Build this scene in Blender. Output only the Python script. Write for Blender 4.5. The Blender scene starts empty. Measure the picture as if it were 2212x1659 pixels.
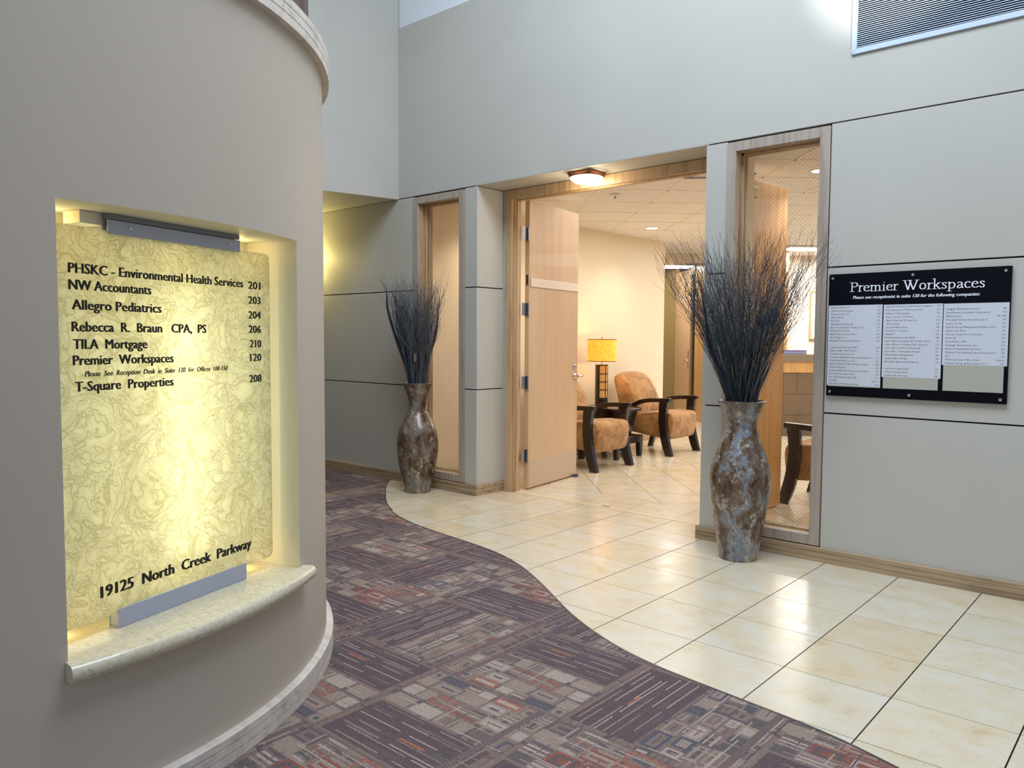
import bpy, bmesh, math, random
import numpy as np
from mathutils import Vector, Matrix
random.seed(7); RNG = np.random.default_rng(11)
PI = math.pi
S = bpy.context.scene
COL = S.collection

# ------------------------------------------------------------------ camera, world, light, exposure
cam_d = bpy.data.cameras.new('camera'); cam = bpy.data.objects.new('camera', cam_d); COL.objects.link(cam)
F_PX = 1676.28
cam_d.sensor_fit = 'HORIZONTAL'; cam_d.sensor_width = 36.0; cam_d.lens = F_PX / 2212 * 36.0
cam_d.clip_start = 0.05; cam_d.clip_end = 100
_yaw, _pit, _rol = math.radians(41.42871), math.radians(3.3212), math.radians(0.32747)
_F = Vector((-math.sin(_yaw)*math.cos(_pit), math.cos(_yaw)*math.cos(_pit), -math.sin(_pit)))
_r = Vector((math.cos(_yaw), math.sin(_yaw), 0)); _u = _r.cross(_F)
_r2 = _r*math.cos(_rol) + _u*math.sin(_rol); _u2 = _u*math.cos(_rol) - _r*math.sin(_rol)
m3 = Matrix((_r2, _u2, -_F)).transposed()
cam.matrix_world = Matrix.Translation((0, -4.8, 1.36)) @ m3.to_4x4()
S.camera = cam
S.view_settings.view_transform = 'Standard'; S.view_settings.look = 'None'
S.view_settings.exposure = 0.0; S.view_settings.gamma = 1.0; S.view_settings.use_curve_mapping = False
try:
    S.cycles.use_denoising = True; S.cycles.denoiser = 'OPENIMAGEDENOISE'
    S.cycles.max_bounces = 8; S.cycles.diffuse_bounces = 5; S.cycles.glossy_bounces = 4
    S.cycles.transmission_bounces = 6; S.cycles.transparent_max_bounces = 12
    S.cycles.sample_clamp_indirect = 6.0; S.cycles.caustics_reflective = False; S.cycles.caustics_refractive = False
except Exception: pass

W = bpy.data.worlds.new('World'); S.world = W; W.use_nodes = True
W.node_tree.nodes['Background'].inputs[0].default_value = (0.62, 0.78, 1.0, 1)
W.node_tree.nodes['Background'].inputs[1].default_value = 0.55

def area(name, loc, rot, sx, sy, power, color):
    l = bpy.data.lights.new(name, 'AREA'); l.shape = 'RECTANGLE'; l.size = sx; l.size_y = sy
    l.energy = power; l.color = color
    o = bpy.data.objects.new(name, l); COL.objects.link(o); o.location = loc; o.rotation_euler = rot
    return o
def point(name, loc, power, color, r=0.05):
    l = bpy.data.lights.new(name, 'POINT'); l.energy = power; l.color = color; l.shadow_soft_size = r
    o = bpy.data.objects.new(name, l); COL.objects.link(o); o.location = loc; return o
def spot(name, loc, target, power, color, angle, blend=0.3, r=0.03):
    l = bpy.data.lights.new(name, 'SPOT'); l.energy = power; l.color = color; l.spot_size = angle; l.spot_blend = blend
    l.shadow_soft_size = r
    o = bpy.data.objects.new(name, l); COL.objects.link(o); o.location = loc
    o.rotation_euler = (Vector(target)-Vector(loc)).to_track_quat('-Z', 'Y').to_euler(); return o
WARM = (1.0, 0.80, 0.54); SOFTW = (1.0, 0.82, 0.6)
# daylight: roof light over the lobby and the glazed entrance behind the camera
area('skylight_lamp', (-1.6, -2.5, 5.75), (0, 0, 0), 4.4, 2.4, 335, (0.78, 0.88, 1.0))
area('entrance_lamp', (1.6, -9.3, 2.2), (math.radians(90), 0, math.radians(8)), 2.4, 3.4, 22, (0.80, 0.88, 1.0))
area('side_glazing_lamp', (4.3, -3.5, 2.4), (math.radians(90), 0, math.radians(90)), 1.2, 3.2, 12, (0.85, 0.92, 1.0))
spot('high_wall_spot', (0.6, -3.0, 5.2), (-1.22, 0, 3.72), 1500, (0.96, 0.98, 1.0), math.radians(17), 0.6)  # unseen spot added for the bright patch around the vent grille
# suite: broad ceiling area lights added for general room brightness
area('suite_fill', (-3.6, 2.6, 2.66), (0, 0, 0), 2.6, 3.2, 44, (1.0, 0.99, 0.96))
area('suite_back_fill', (-3.4, 6.2, 2.66), (0, 0, 0), 3.2, 2.0, 100, (1.0, 0.99, 0.96))
area('suite_right_fill', (-1.0, 3.2, 2.66), (0, 0, 0), 1.6, 2.6, 34, (1.0, 0.99, 0.97))  # added to lighten the suite ceiling behind the right window
area('corridor_lamp', (-7.0, 6.9, 2.60), (0, 0, 0), 1.0, 1.0, 40, (1.0, 0.92, 0.80))

# ------------------------------------------------------------------ helpers
def srgb(r, g, b):
    f = lambda c: (c/255)/12.92 if c/255 <= 0.04045 else (((c/255)+0.055)/1.055)**2.4
    return (f(r), f(g), f(b), 1)

class MB:
    """collects verts and faces, builds ONE mesh object"""
    def __init__(s): s.v = []; s.f = []; s.mi = []; s.cols = None
    def add(s, vs, fs, mi=0):
        o = len(s.v); s.v += [tuple(v) for v in vs]; s.f += [tuple(i+o for i in f) for f in fs]; s.mi += [mi]*len(fs)
    def box(s, a, b, mi=0, M=None):
        x0, y0, z0 = a; x1, y1, z1 = b
        vs = [(x0,y0,z0),(x1,y0,z0),(x1,y1,z0),(x0,y1,z0),(x0,y0,z1),(x1,y0,z1),(x1,y1,z1),(x0,y1,z1)]
        if M is not None: vs = [M @ Vector(v) for v in vs]
        s.add(vs, [(0,3,2,1),(4,5,6,7),(0,1,5,4),(1,2,6,5),(2,3,7,6),(3,0,4,7)], mi)
    def prism(s, poly, z0, z1, mi=0, M=None, bottom=True):
        """poly ccw in xy, extruded z0..z1"""
        n = len(poly); vs = [(x,y,z0) for x,y in poly] + [(x,y,z1) for x,y in poly]
        if M is not None: vs = [M @ Vector(v) for v in vs]
        fs = [tuple(range(n,2*n))] + ([tuple(range(n-1,-1,-1))] if bottom else []) + [(i,(i+1)%n,n+(i+1)%n,n+i) for i in range(n)]
        s.add(vs, fs, mi)
    def sweep(s, poly, d0, d1, fn, mi=0):
        """poly in (a,b) plane extruded along c from d0..d1, mapped by fn(a,b,c)"""
        n = len(poly); vs = [fn(a,b,d0) for a,b in poly] + [fn(a,b,d1) for a,b in poly]
        s.add(vs, [tuple(range(n,2*n)), tuple(range(n-1,-1,-1))] + [(i,(i+1)%n,n+(i+1)%n,n+i) for i in range(n)], mi)
    def lathe(s, prof, c=(0,0,0), n=48, mi=0, a0=0.0, a1=2*PI, sx=1, sy=1):
        full = abs(a1-a0-2*PI) < 1e-6; m = n if full else n+1; vs = []; fs = []
        for r, z in prof:
            for i in range(m):
                a = a0+(a1-a0)*i/n; vs.append((c[0]+r*math.cos(a)*sx, c[1]+r*math.sin(a)*sy, c[2]+z))
        for k in range(len(prof)-1):
            for i in range(n if full else n):
                j = (i+1) % m if full else i+1
                fs.append((k*m+i, k*m+j, (k+1)*m+j, (k+1)*m+i))
        s.add(vs, fs, mi)
    def tube(s, pts, rad, n=8, mi=0, cap=True):
        pts = [Vector(p) for p in pts]; L = len(pts)
        if not hasattr(rad, '__len__'): rad = [rad]*L
        vs = []; fs = []; ref = None
        for i, p in enumerate(pts):
            t = (pts[min(i+1,L-1)]-pts[max(i-1,0)]).normalized()
            if ref is None: ref = Vector((0,0,1)) if abs(t.z) < 0.9 else Vector((1,0,0))
            a = t.cross(ref).normalized(); b = t.cross(a).normalized(); ref = -b if False else ref
            for k in range(n):
                q = 2*PI*k/n; vs.append(p + (a*math.cos(q)+b*math.sin(q))*rad[i])
        for i in range(L-1):
            for k in range(n): fs.append((i*n+k, i*n+(k+1)%n, (i+1)*n+(k+1)%n, (i+1)*n+k))
        if cap: fs += [tuple(range(n-1,-1,-1)), tuple(range((L-1)*n, L*n))]
        s.add(vs, fs, mi)
    def loft(s, secs, mi=0, cap=True):
        """list of equal-length 3D rings"""
        n = len(secs[0]); vs = [p for q in secs for p in q]; fs = []
        for i in range(len(secs)-1):
            for k in range(n): fs.append((i*n+k, i*n+(k+1)%n, (i+1)*n+(k+1)%n, (i+1)*n+k))
        if cap: fs += [tuple(range(n-1,-1,-1)), tuple(range((len(secs)-1)*n, len(secs)*n))]
        s.add(vs, fs, mi)
    def build(s, name, mats, parent=None, loc=None, smooth=False, bevel=0, seg=2, ang=35, subsurf=0, fix=True, props=None):
        me = bpy.data.meshes.new(name); me.from_pydata(s.v, [], s.f)
        mats = mats if isinstance(mats, (list, tuple)) else [mats]
        for m in mats: me.materials.append(m)
        if len(mats) > 1: me.polygons.foreach_set('material_index', s.mi)
        if fix:
            bm = bmesh.new(); bm.from_mesh(me); bmesh.ops.recalc_face_normals(bm, faces=bm.faces); bm.to_mesh(me); bm.free()
        if smooth:
            me.polygons.foreach_set('use_smooth', [True]*len(me.polygons))
            try: me.set_sharp_from_angle(angle=math.radians(ang))
            except Exception: pass
        o = bpy.data.objects.new(name, me); COL.objects.link(o)
        if loc is not None: o.location = loc
        if parent is not None: o.parent = parent
        if bevel:
            b = o.modifiers.new('bevel', 'BEVEL'); b.width = bevel; b.segments = seg; b.limit_method = 'ANGLE'; b.angle_limit = math.radians(40)
            me.polygons.foreach_set('use_smooth', [True]*len(me.polygons))
            b.harden_normals = False
            try: me.set_sharp_from_angle(angle=math.radians(60))
            except Exception: pass
        if subsurf:
            q = o.modifiers.new('sub', 'SUBSURF'); q.levels = subsurf; q.render_levels = subsurf
        if props:
            for k, v in props.items(): o[k] = v
        return o
def tag(o, label, cat, group=None, kind=None):
    o['label'] = label; o['category'] = cat
    if group: o['group'] = group
    if kind: o['kind'] = kind
    return o
def empty(name, loc=(0,0,0), rz=0.0):
    o = bpy.data.objects.new(name, None); COL.objects.link(o); o.location = loc; o.rotation_euler = (0,0,rz)
    o.empty_display_size = 0.1; return o
def struct(o): o['kind'] = 'structure'; return o
def copy_tree(o, parent=None):
    c = o.copy(); COL.objects.link(c)
    if parent is not None: c.parent = parent
    for ch in list(o.children): copy_tree(ch, c)
    return c

# ------------------------------------------------------------------ materials
def mat(name, base, rough=0.5, metal=0.0, spec=0.5, emit=None, es=0.0, coat=0.0, sheen=0.0):
    m = bpy.data.materials.new(name); m.use_nodes = True; b = m.node_tree.nodes['Principled BSDF']
    b.inputs['Base Color'].default_value = base; b.inputs['Roughness'].default_value = rough
    b.inputs['Metallic'].default_value = metal; b.inputs['Specular IOR Level'].default_value = spec
    b.inputs['Coat Weight'].default_value = coat; b.inputs['Sheen Weight'].default_value = sheen
    if emit: b.inputs['Emission Color'].default_value = emit; b.inputs['Emission Strength'].default_value = es
    return m
class G:
    """tiny node-graph helper"""
    def __init__(s, m): s.m = m; s.t = m.node_tree; s.n = s.t.nodes; s.l = s.t.links; s.b = s.n['Principled BSDF']
    def node(s, typ, **kw):
        q = s.n.new(typ)
        for k, v in kw.items():
            if k.startswith('_'): setattr(q, k[1:], v)
            else:
                key = k.replace('__', ' ')
                try: q.inputs[key].default_value = v
                except Exception: pass
        return q
    def link(s, a, b): s.l.new(a, b)
    def coord(s, kind='Object', scale=(1,1,1), rot=(0,0,0)):
        if kind == 'World':
            g = s.n.new('ShaderNodeNewGeometry'); src = g.outputs['Position']
        else:
            t = s.n.new('ShaderNodeTexCoord'); src = t.outputs[kind]
        mp = s.n.new('ShaderNodeMapping'); mp.inputs['Scale'].default_value = scale; mp.inputs['Rotation'].default_value = rot
        s.l.new(src, mp.inputs['Vector']); return mp.outputs[0]
    def noise(s, vec, scale, detail=4, rough=0.5, dist=0.0):
        q = s.n.new('ShaderNodeTexNoise'); q.inputs['Scale'].default_value = scale; q.inputs['Detail'].default_value = detail
        q.inputs['Roughness'].default_value = rough; q.inputs['Distortion'].default_value = dist
        s.l.new(vec, q.inputs['Vector']); return q.outputs['Fac']
    def ramp(s, fac, stops, interp='LINEAR'):
        q = s.n.new('ShaderNodeValToRGB'); r = q.color_ramp; r.interpolation = interp
        while len(r.elements) < len(stops): r.elements.new(0.5)
        for e, (p, c) in zip(r.elements, stops): e.position = p; e.color = c if len(c) == 4 else (*c, 1)
        s.l.new(fac, q.inputs[0]); return q.outputs[0]
    def mix(s, fac, a, b, mode='MIX'):
        q = s.n.new('ShaderNodeMix'); q.data_type = 'RGBA'; q.blend_type = mode
        for sock, v in ((q.inputs[0], fac), (q.inputs[6], a), (q.inputs[7], b)):
            if isinstance(v, (int, float)): sock.default_value = v
            elif isinstance(v, tuple): sock.default_value = v
            else: s.l.new(v, sock)
        return q.outputs[2]
    def math(s, op, a, b=0.0):
        q = s.n.new('ShaderNodeMath'); q.operation = op
        for sock, v in ((q.inputs[0], a), (q.inputs[1], b)):
            if isinstance(v, (int, float)): sock.default_value = v
            else: s.l.new(v, sock)
        return q.outputs[0]
    def bump(s, h, strength=0.3, dist=0.01):
        q = s.n.new('ShaderNodeBump'); q.inputs['Strength'].default_value = strength; q.inputs['Distance'].default_value = dist
        s.l.new(h, q.inputs['Height']); s.l.new(q.outputs[0], s.b.inputs['Normal']); return q
    def base(s, c): s.l.new(c, s.b.inputs['Base Color'])
    def rough(s, c): s.l.new(c, s.b.inputs['Roughness'])

def paint(name, col, rough=0.55, mott=0.03):
    m = mat(name, col, rough, spec=0.35); g = G(m); v = g.coord('World')
    n = g.noise(v, 1.3, 3); n2 = g.noise(v, 160, 2)
    c = g.mix(g.ramp(n, [(0.3, (0,0,0,1)), (0.7, (1,1,1,1))]), tuple(x*(1-mott) for x in col[:3])+(1,), tuple(min(1, x*(1+mott)) for x in col[:3])+(1,))
    g.base(c); g.bump(n2, 0.12, 0.002); return m
def wood(name, c0, c1, rough=0.45, axis='Z', scale=1.0, coat=0.0):
    m = mat(name, c0, rough, coat=coat); g = G(m)
    st = {'Z': (26, 26, 1.6), 'X': (1.6, 26, 26), 'Y': (26, 1.6, 26)}[axis]
    v = g.coord('World', tuple(q*scale for q in st))
    n = g.noise(v, 1.0, 5, 0.6, 0.6); n2 = g.noise(v, 4.0, 3)
    f = g.math('ADD', g.math('MULTIPLY', n, 0.75), g.math('MULTIPLY', n2, 0.25))
    g.base(g.ramp(f, [(0.32, c1), (0.52, c0), (0.72, tuple(min(1, x*1.12) for x in c0[:3])+(1,))]))
    g.bump(n2, 0.08, 0.002); return m

M = {}
M['wall'] = paint('wall_paint', srgb(188, 186, 178))
M['wall_upper'] = paint('wall_paint_white', srgb(226, 232, 238))
M['drum'] = paint('drum_paint', srgb(192, 180, 166))
M['cream'] = paint('suite_paint_cream', srgb(234, 219, 192))
M['creamw'] = paint('suite_paint_pale', srgb(242, 234, 222))
M['niche'] = paint('niche_paint', srgb(214, 212, 196))
M['ceil'] = paint('ceiling_paint', srgb(225, 224, 218))
M['joint'] = mat('joint_black', srgb(28, 24, 26), 0.8)
M['black'] = mat('black_satin', srgb(16, 16, 18), 0.35)
M['oak'] = wood('oak_frame', srgb(172, 158, 146), srgb(146, 130, 116), 0.45, 'Z')
M['oakx'] = wood('oak_base', srgb(172, 148, 118), srgb(112, 94, 76), 0.5, 'X')
M['oakdrum'] = wood('oak_drum_trim', srgb(214, 204, 194), srgb(186, 174, 164), 0.5, 'X', 0.6)
M['maple'] = wood('maple_door', srgb(204, 172, 136), srgb(196, 163, 126), 0.42, 'Z', 0.5, 0.1)
M['mapleo'] = wood('maple_door_honey', srgb(206, 160, 104), srgb(186, 138, 82), 0.4, 'Z', 0.7, 0.2)
M['oakw'] = wood('oak_door_frame', srgb(190, 160, 124), srgb(158, 126, 90), 0.42, 'Z')
M['steel'] = mat('brushed_steel', srgb(168, 170, 176), 0.34, 0.9)
M['steelp'] = mat('satin_nickel', srgb(150, 152, 158), 0.3, 0.9)
M['alu'] = mat('anodised_aluminium', srgb(172, 178, 200), 0.42, 0.25)
M['chrome'] = mat('chrome', srgb(215, 215, 218), 0.15, 1.0)
M['white'] = mat('white_plastic', srgb(232, 234, 238), 0.4)
M['brass'] = mat('antique_brass', srgb(150, 96, 62), 0.35, 0.7)
M['espresso'] = wood('espresso_wood', srgb(34, 22, 20), srgb(20, 12, 12), 0.25, 'Z', 1.0, 0.4)

def m_travertine():
    m = mat('travertine', srgb(214, 198, 168), 0.22); g = G(m); v = g.coord('World', (1, 1, 1))
    oi = g.n.new('ShaderNodeObjectInfo')
    off = g.n.new('ShaderNodeVectorMath'); off.operation = 'ADD'
    cmb = g.n.new('ShaderNodeCombineXYZ'); g.link(g.math('MULTIPLY', oi.outputs['Random'], 40.0), cmb.inputs[0]); g.link(g.math('MULTIPLY', oi.outputs['Random'], 17.0), cmb.inputs[1])
    g.link(v, off.inputs[0]); g.link(cmb.outputs[0], off.inputs[1]); v2 = off.outputs[0]
    st = g.n.new('ShaderNodeMapping'); st.inputs['Scale'].default_value = (1.0, 1.35, 1); g.link(v2, st.inputs[0])
    n = g.noise(st.outputs[0], 5.0, 10, 0.68, 0.25)
    c = g.ramp(n, [(0.28, srgb(198, 178, 142)), (0.40, srgb(212, 197, 170)), (0.52, srgb(215, 203, 182)), (0.64, srgb(214, 208, 196)), (0.76, srgb(204, 188, 158))])
    n2 = g.noise(st.outputs[0], 34, 5, 0.7, 0.4)
    pits = g.ramp(n2, [(0.30, (0.42, 0.34, 0.24, 1)), (0.385, (1, 1, 1, 1))])
    c = g.mix(0.45, c, pits, 'MULTIPLY')
    tint = g.ramp(oi.outputs['Random'], [(0.0, (0.93, 0.86, 0.74, 1)), (0.25, (1, 0.97, 0.9, 1)), (0.7, (1, 0.99, 0.97, 1)), (1.0, (0.95, 0.96, 0.92, 1))])
    c = g.mix(0.9, c, tint, 'MULTIPLY'); g.base(c)
    g.rough(g.ramp(g.noise(v, 9, 4), [(0.3, (0.17, 0.17, 0.17, 1)), (0.7, (0.27, 0.27, 0.27, 1))]))
    return m
M['trav'] = m_travertine()
M['trav_strip'] = mat('threshold_marble', srgb(226, 208, 172), 0.2)
M['grout'] = mat('grout_dark', srgb(44, 34, 34), 0.95, spec=0.1)
def m_carpet():
    m = mat('carpet_print', srgb(110, 95, 92), 0.95, spec=0.1, sheen=0.0); g = G(m)
    a = g.n.new('ShaderNodeVertexColor'); a.layer_name = 'Col'
    v = g.coord('World'); n = g.noise(v, 260, 3, 0.7)
    w = g.n.new('ShaderNodeTexWave'); w.inputs['Scale'].default_value = 55; w.inputs['Distortion'].default_value = 2.5; w.inputs['Detail'].default_value = 2
    g.link(g.coord('Object'), w.inputs['Vector'])
    sp = g.ramp(n, [(0.32, (0.44, 0.43, 0.45, 1)), (0.62, (1.04, 1.00, 1.02, 1))])
    c = g.mix(1.0, a.outputs[0], sp, 'MULTIPLY')
    c = g.mix(0.35, c, g.ramp(w.outputs[0], [(0.2, (0.6, 0.6, 0.6, 1)), (0.8, (1.1, 1.1, 1.1, 1))]), 'MULTIPLY')
    g.base(c); g.bump(n, 0.6, 0.004); return m
M['carpet'] = m_carpet()
def m_carpet_plain():
    m = mat('carpet_plain', srgb(104, 90, 88), 0.95, spec=0.1); g = G(m); v = g.coord('World')
    g.base(g.ramp(g.noise(v, 200, 3, 0.7), [(0.35, srgb(80, 70, 70)), (0.65, srgb(126, 112, 106))])); return m
M['carpet_plain'] = m_carpet_plain()

def m_vase(name, cool):
    m = mat(name, srgb(96, 78, 66), 0.28, metal=0.15, coat=0.3); g = G(m); v = g.coord('Object', (1, 1, 0.7))
    n = g.noise(v, 9, 9, 0.7, 0.5); n2 = g.noise(v, 16, 6, 0.7, 0.5); n3 = g.noise(v, 60, 4, 0.7)
    c = g.ramp(n, [(0.38, srgb(58, 38, 28)), (0.45, srgb(98, 74, 56)), (0.51, srgb(112, 96, 84)), (0.56, cool), (0.66, srgb(108, 96, 88))])
    c = g.mix(g.ramp(n2, [(0.53, (0,0,0,1)), (0.60, (0.8,0.8,0.8,1))]), c, tuple((a+b_)/2 for a, b_ in zip(cool, srgb(150, 142, 126))))
    c = g.mix(g.ramp(g.math('MULTIPLY', n2, n3), [(0.29, (0,0,0,1)), (0.36, (0.75,0.75,0.75,1))]), c, srgb(196, 186, 164))
    g.base(c); g.rough(g.ramp(n3, [(0.3, (0.18,)*3+(1,)), (0.7, (0.42,)*3+(1,))])); g.bump(n2, 0.25, 0.006); return m
M['vaseA'] = m_vase('mottled_glaze_brown', srgb(122, 116, 110))
M['vaseB'] = m_vase('mottled_glaze_blue', srgb(124, 137, 152))
def m_twig():
    m = mat('twig_dyed', srgb(34, 36, 52), 0.7, spec=0.3); g = G(m); a = g.n.new('ShaderNodeVertexColor'); a.layer_name = 'Col'
    g.base(a.outputs[0]); return m
M['twig'] = m_twig()
M['leaf'] = mat('leaf_dyed', srgb(26, 24, 44), 0.55)
M['pod'] = mat('seed_pod', srgb(110, 96, 86), 0.8)
def m_suede():
    m = mat('suede', srgb(190, 140, 84), 0.85, spec=0.15, sheen=0.35); g = G(m); v = g.coord('World')
    n = g.noise(v, 7, 5, 0.6, 0.9); n2 = g.noise(v, 26, 3)
    g.base(g.ramp(g.math('ADD', g.math('MULTIPLY', n, 0.8), g.math('MULTIPLY', n2, 0.2)), [(0.36, srgb(136, 96, 56)), (0.5, srgb(172, 126, 78)), (0.66, srgb(192, 148, 98))]))
    g.bump(n, 0.2, 0.01); return m
M['suede'] = m_suede()
def m_acoustic():
    m = mat('acoustic_tile', srgb(232, 222, 208), 0.9, spec=0.1); g = G(m); v = g.coord('World')
    n = g.noise(v, 120, 3, 0.8); g.base(g.ramp(n, [(0.3, srgb(214, 210, 208)), (0.5, srgb(242, 240, 240))])); g.bump(n, 0.3, 0.003); return m
M['acoustic'] = m_acoustic()
M['tbar'] = mat('ceiling_grid_paint', srgb(240, 234, 224), 0.5)
def m_granite():
    m = mat('cream_granite', srgb(206, 198, 178), 0.22, coat=0.2); g = G(m); v = g.coord('World', (1, 1, 1.4))
    n = g.noise(v, 70, 7, 0.75, 0.2); n2 = g.noise(v, 9, 3)
    c = g.ramp(n, [(0.32, srgb(158, 150, 138)), (0.42, srgb(198, 188, 164)), (0.6, srgb(216, 208, 186))])
    c = g.mix(g.ramp(n2, [(0.45, (0,0,0,1)), (0.7, (0.5,0.5,0.5,1))]), c, srgb(206, 190, 150)); g.base(c); return m
M['granite'] = m_granite()
M['darkstone'] = paint('desk_stone', srgb(118, 100, 82), 0.3, 0.12)
M['topstone'] = paint('desk_top_stone', srgb(134, 120, 104), 0.25, 0.12)
def m_glass(name, tint=(0.985, 0.99, 0.985, 1)):
    m = bpy.data.materials.new(name); m.use_nodes = True; t = m.node_tree; t.nodes.clear()
    o = t.nodes.new('ShaderNodeOutputMaterial'); tr = t.nodes.new('ShaderNodeBsdfTransparent'); tr.inputs[0].default_value = tint
    gl = t.nodes.new('ShaderNodeBsdfGlossy'); gl.inputs['Roughness'].default_value = 0.02
    fr = t.nodes.new('ShaderNodeFresnel'); fr.inputs[0].default_value = 1.45
    mx = t.nodes.new('ShaderNodeMixShader'); ge = t.nodes.new('ShaderNodeNewGeometry'); ml = t.nodes.new('ShaderNodeMath'); ml.operation = 'MULTIPLY'; sb = t.nodes.new('ShaderNodeMath'); sb.operation = 'SUBTRACT'; sb.inputs[0].default_value = 1.0
    t.links.new(ge.outputs['Backfacing'], sb.inputs[1]); t.links.new(fr.outputs[0], ml.inputs[0]); t.links.new(sb.outputs[0], ml.inputs[1]); t.links.new(ml.outputs[0], mx.inputs[0]); t.links.new(tr.outputs[0], mx.inputs[1]); t.links.new(gl.outputs[0], mx.inputs[2])
    t.links.new(mx.outputs[0], o.inputs[0]); return m
M['glass'] = m_glass('window_glass')
M['wire'] = mat('glass_wire', srgb(110, 96, 84), 0.4, 0.6)
def m_sign_glass():
    """cast translucent glass with a crumpled relief, lit from behind by lamps"""
    m = bpy.data.materials.new('crinkled_glass'); m.use_nodes = True; t = m.node_tree; g = G(m)
    t.nodes.remove(g.b); o = [q for q in t.nodes if q.type == 'OUTPUT_MATERIAL'][0]
    v = g.coord('Object', (1, 1, 1))
    wn = t.nodes.new('ShaderNodeTexNoise'); wn.inputs['Scale'].default_value = 5.0; wn.inputs['Detail'].default_value = 3; t.links.new(v, wn.inputs['Vector'])
    wm = t.nodes.new('ShaderNodeMix'); wm.data_type = 'RGBA'; wm.inputs[0].default_value = 0.22; t.links.new(v, wm.inputs[6]); t.links.new(wn.outputs['Color'], wm.inputs[7])
    vv = wm.outputs[2]
    def ridge(scale, det, dist):
        n = g.noise(vv, scale, det, 0.55, dist)
        return g.math('ABSOLUTE', g.math('SUBTRACT', n, 0.5))
    r1 = ridge(9, 2, 1.4); r2 = ridge(19, 2, 1.0); r3 = ridge(40, 3, 0.6)
    rr = g.math('MINIMUM', g.math('MINIMUM', g.math('MULTIPLY', r1, 1.7), g.math('MULTIPLY', r2, 1.5)), g.math('ADD', g.math('MULTIPLY', r3, 1.6), 0.015))
    h = g.ramp(rr, [(0.0, (1,1,1,1)), (0.028, (0.35,0.35,0.35,1)), (0.10, (0,0,0,1))])
    bp = t.nodes.new('ShaderNodeBump'); bp.inputs['Strength'].default_value = 0.9; bp.inputs['Distance'].default_value = 0.004; t.links.new(h, bp.inputs['Height'])
    col = g.ramp(rr, [(0.0, (0.66, 0.64, 0.46, 1)), (0.010, (0.76, 0.75, 0.56, 1)), (0.026, (0.88, 0.87, 0.72, 1)), (0.12, (0.91, 0.90, 0.76, 1))])  # shading of the relief put into the colour, darker along ridges
    vo = t.nodes.new('ShaderNodeTexVoronoi'); vo.inputs['Scale'].default_value = 34; vo.inputs['Randomness'].default_value = 1.0; t.links.new(v, vo.inputs['Vector'])
    dots = g.ramp(vo.outputs['Distance'], [(0.05, (0.6, 0.6, 0.42, 1)), (0.10, (1, 1, 1, 1))])
    col = g.mix(0.7, col, dots, 'MULTIPLY')
    tl = t.nodes.new('ShaderNodeBsdfTranslucent'); df = t.nodes.new('ShaderNodeBsdfDiffuse'); gl = t.nodes.new('ShaderNodeBsdfGlossy'); gl.inputs['Roughness'].default_value = 0.25
    for q in (tl, df): t.links.new(col, q.inputs['Color'])
    for q in (tl, df, gl): t.links.new(bp.outputs[0], q.inputs['Normal'])
    a = t.nodes.new('ShaderNodeMixShader'); a.inputs[0].default_value = 0.30; t.links.new(tl.outputs[0], a.inputs[1]); t.links.new(df.outputs[0], a.inputs[2])
    b = t.nodes.new('ShaderNodeMixShader'); b.inputs[0].default_value = 0.04; t.links.new(a.outputs[0], b.inputs[1]); t.links.new(gl.outputs[0], b.inputs[2])
    t.links.new(b.outputs[0], o.inputs[0]); return m
M['signglass'] = m_sign_glass()
def m_shade():
    m = mat('lamp_shade_parchment', srgb(250, 200, 90), 0.7); g = G(m); v = g.coord('Object')
    n = g.noise(v, 16, 5, 0.6, 2.0); c = g.ramp(n, [(0.35, srgb(240, 168, 48)), (0.6, srgb(252, 190, 70))]); g.base(c)
    g.link(c, g.b.inputs['Emission Color']); g.b.inputs['Emission Strength'].default_value = 0.62
    return m
M['shade'] = m_shade()
M['amber'] = mat('amber_paper', srgb(206, 160, 96), 0.6, emit=srgb(226, 170, 92), es=0.12)
M['lampglow'] = mat('lit_opal_glass', srgb(255, 246, 230), 0.4, emit=(1.0, 0.90, 0.72, 1), es=6.0)
M['downglow'] = mat('lit_downlight', srgb(255, 246, 230), 0.4, emit=(1.0, 0.93, 0.82, 1), es=5.0)
M['tubeglow'] = mat('lit_tube', srgb(255, 250, 245), 0.4, emit=(1.0, 0.95, 0.92, 1), es=4.0)
M['sconceglow'] = mat('lit_sconce', srgb(255, 240, 190), 0.4, emit=(1.0, 0.86, 0.45, 1), es=4.0)

# ================================================================== STRUCTURE
# ---- carpet / stone boundary curve: Y = fc(X)
_cx = [-5.817,-5.70,-5.389,-4.999,-4.624,-4.348,-4.078,-3.738,-3.471,-3.245,-2.966,-2.698,-2.487,-2.277,-2.057,-1.855,-1.649,-1.453,-1.241,-1.06,-0.92,-0.786,-0.655,-0.2,0.5,1.3,2.7]
_cy = [0.06,-0.12,-0.398,-0.707,-0.935,-1.03,-1.085,-1.13,-1.165,-1.215,-1.33,-1.49,-1.63,-1.77,-1.885,-1.968,-2.02,-2.045,-2.068,-2.085,-2.105,-2.138,-2.18,-2.34,-2.66,-2.98,-3.3]
def fc(x):
    if x < -5.817: return 0.06
    return float(np.interp(x, _cx, _cy))
def fcs(x):   # lightly smoothed
    return sum(fc(x+d)*w for d, w in ((-0.10,.15),(-0.05,.2),(0,.3),(0.05,.2),(0.10,.15))) if x > -5.7 else fc(x)

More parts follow.
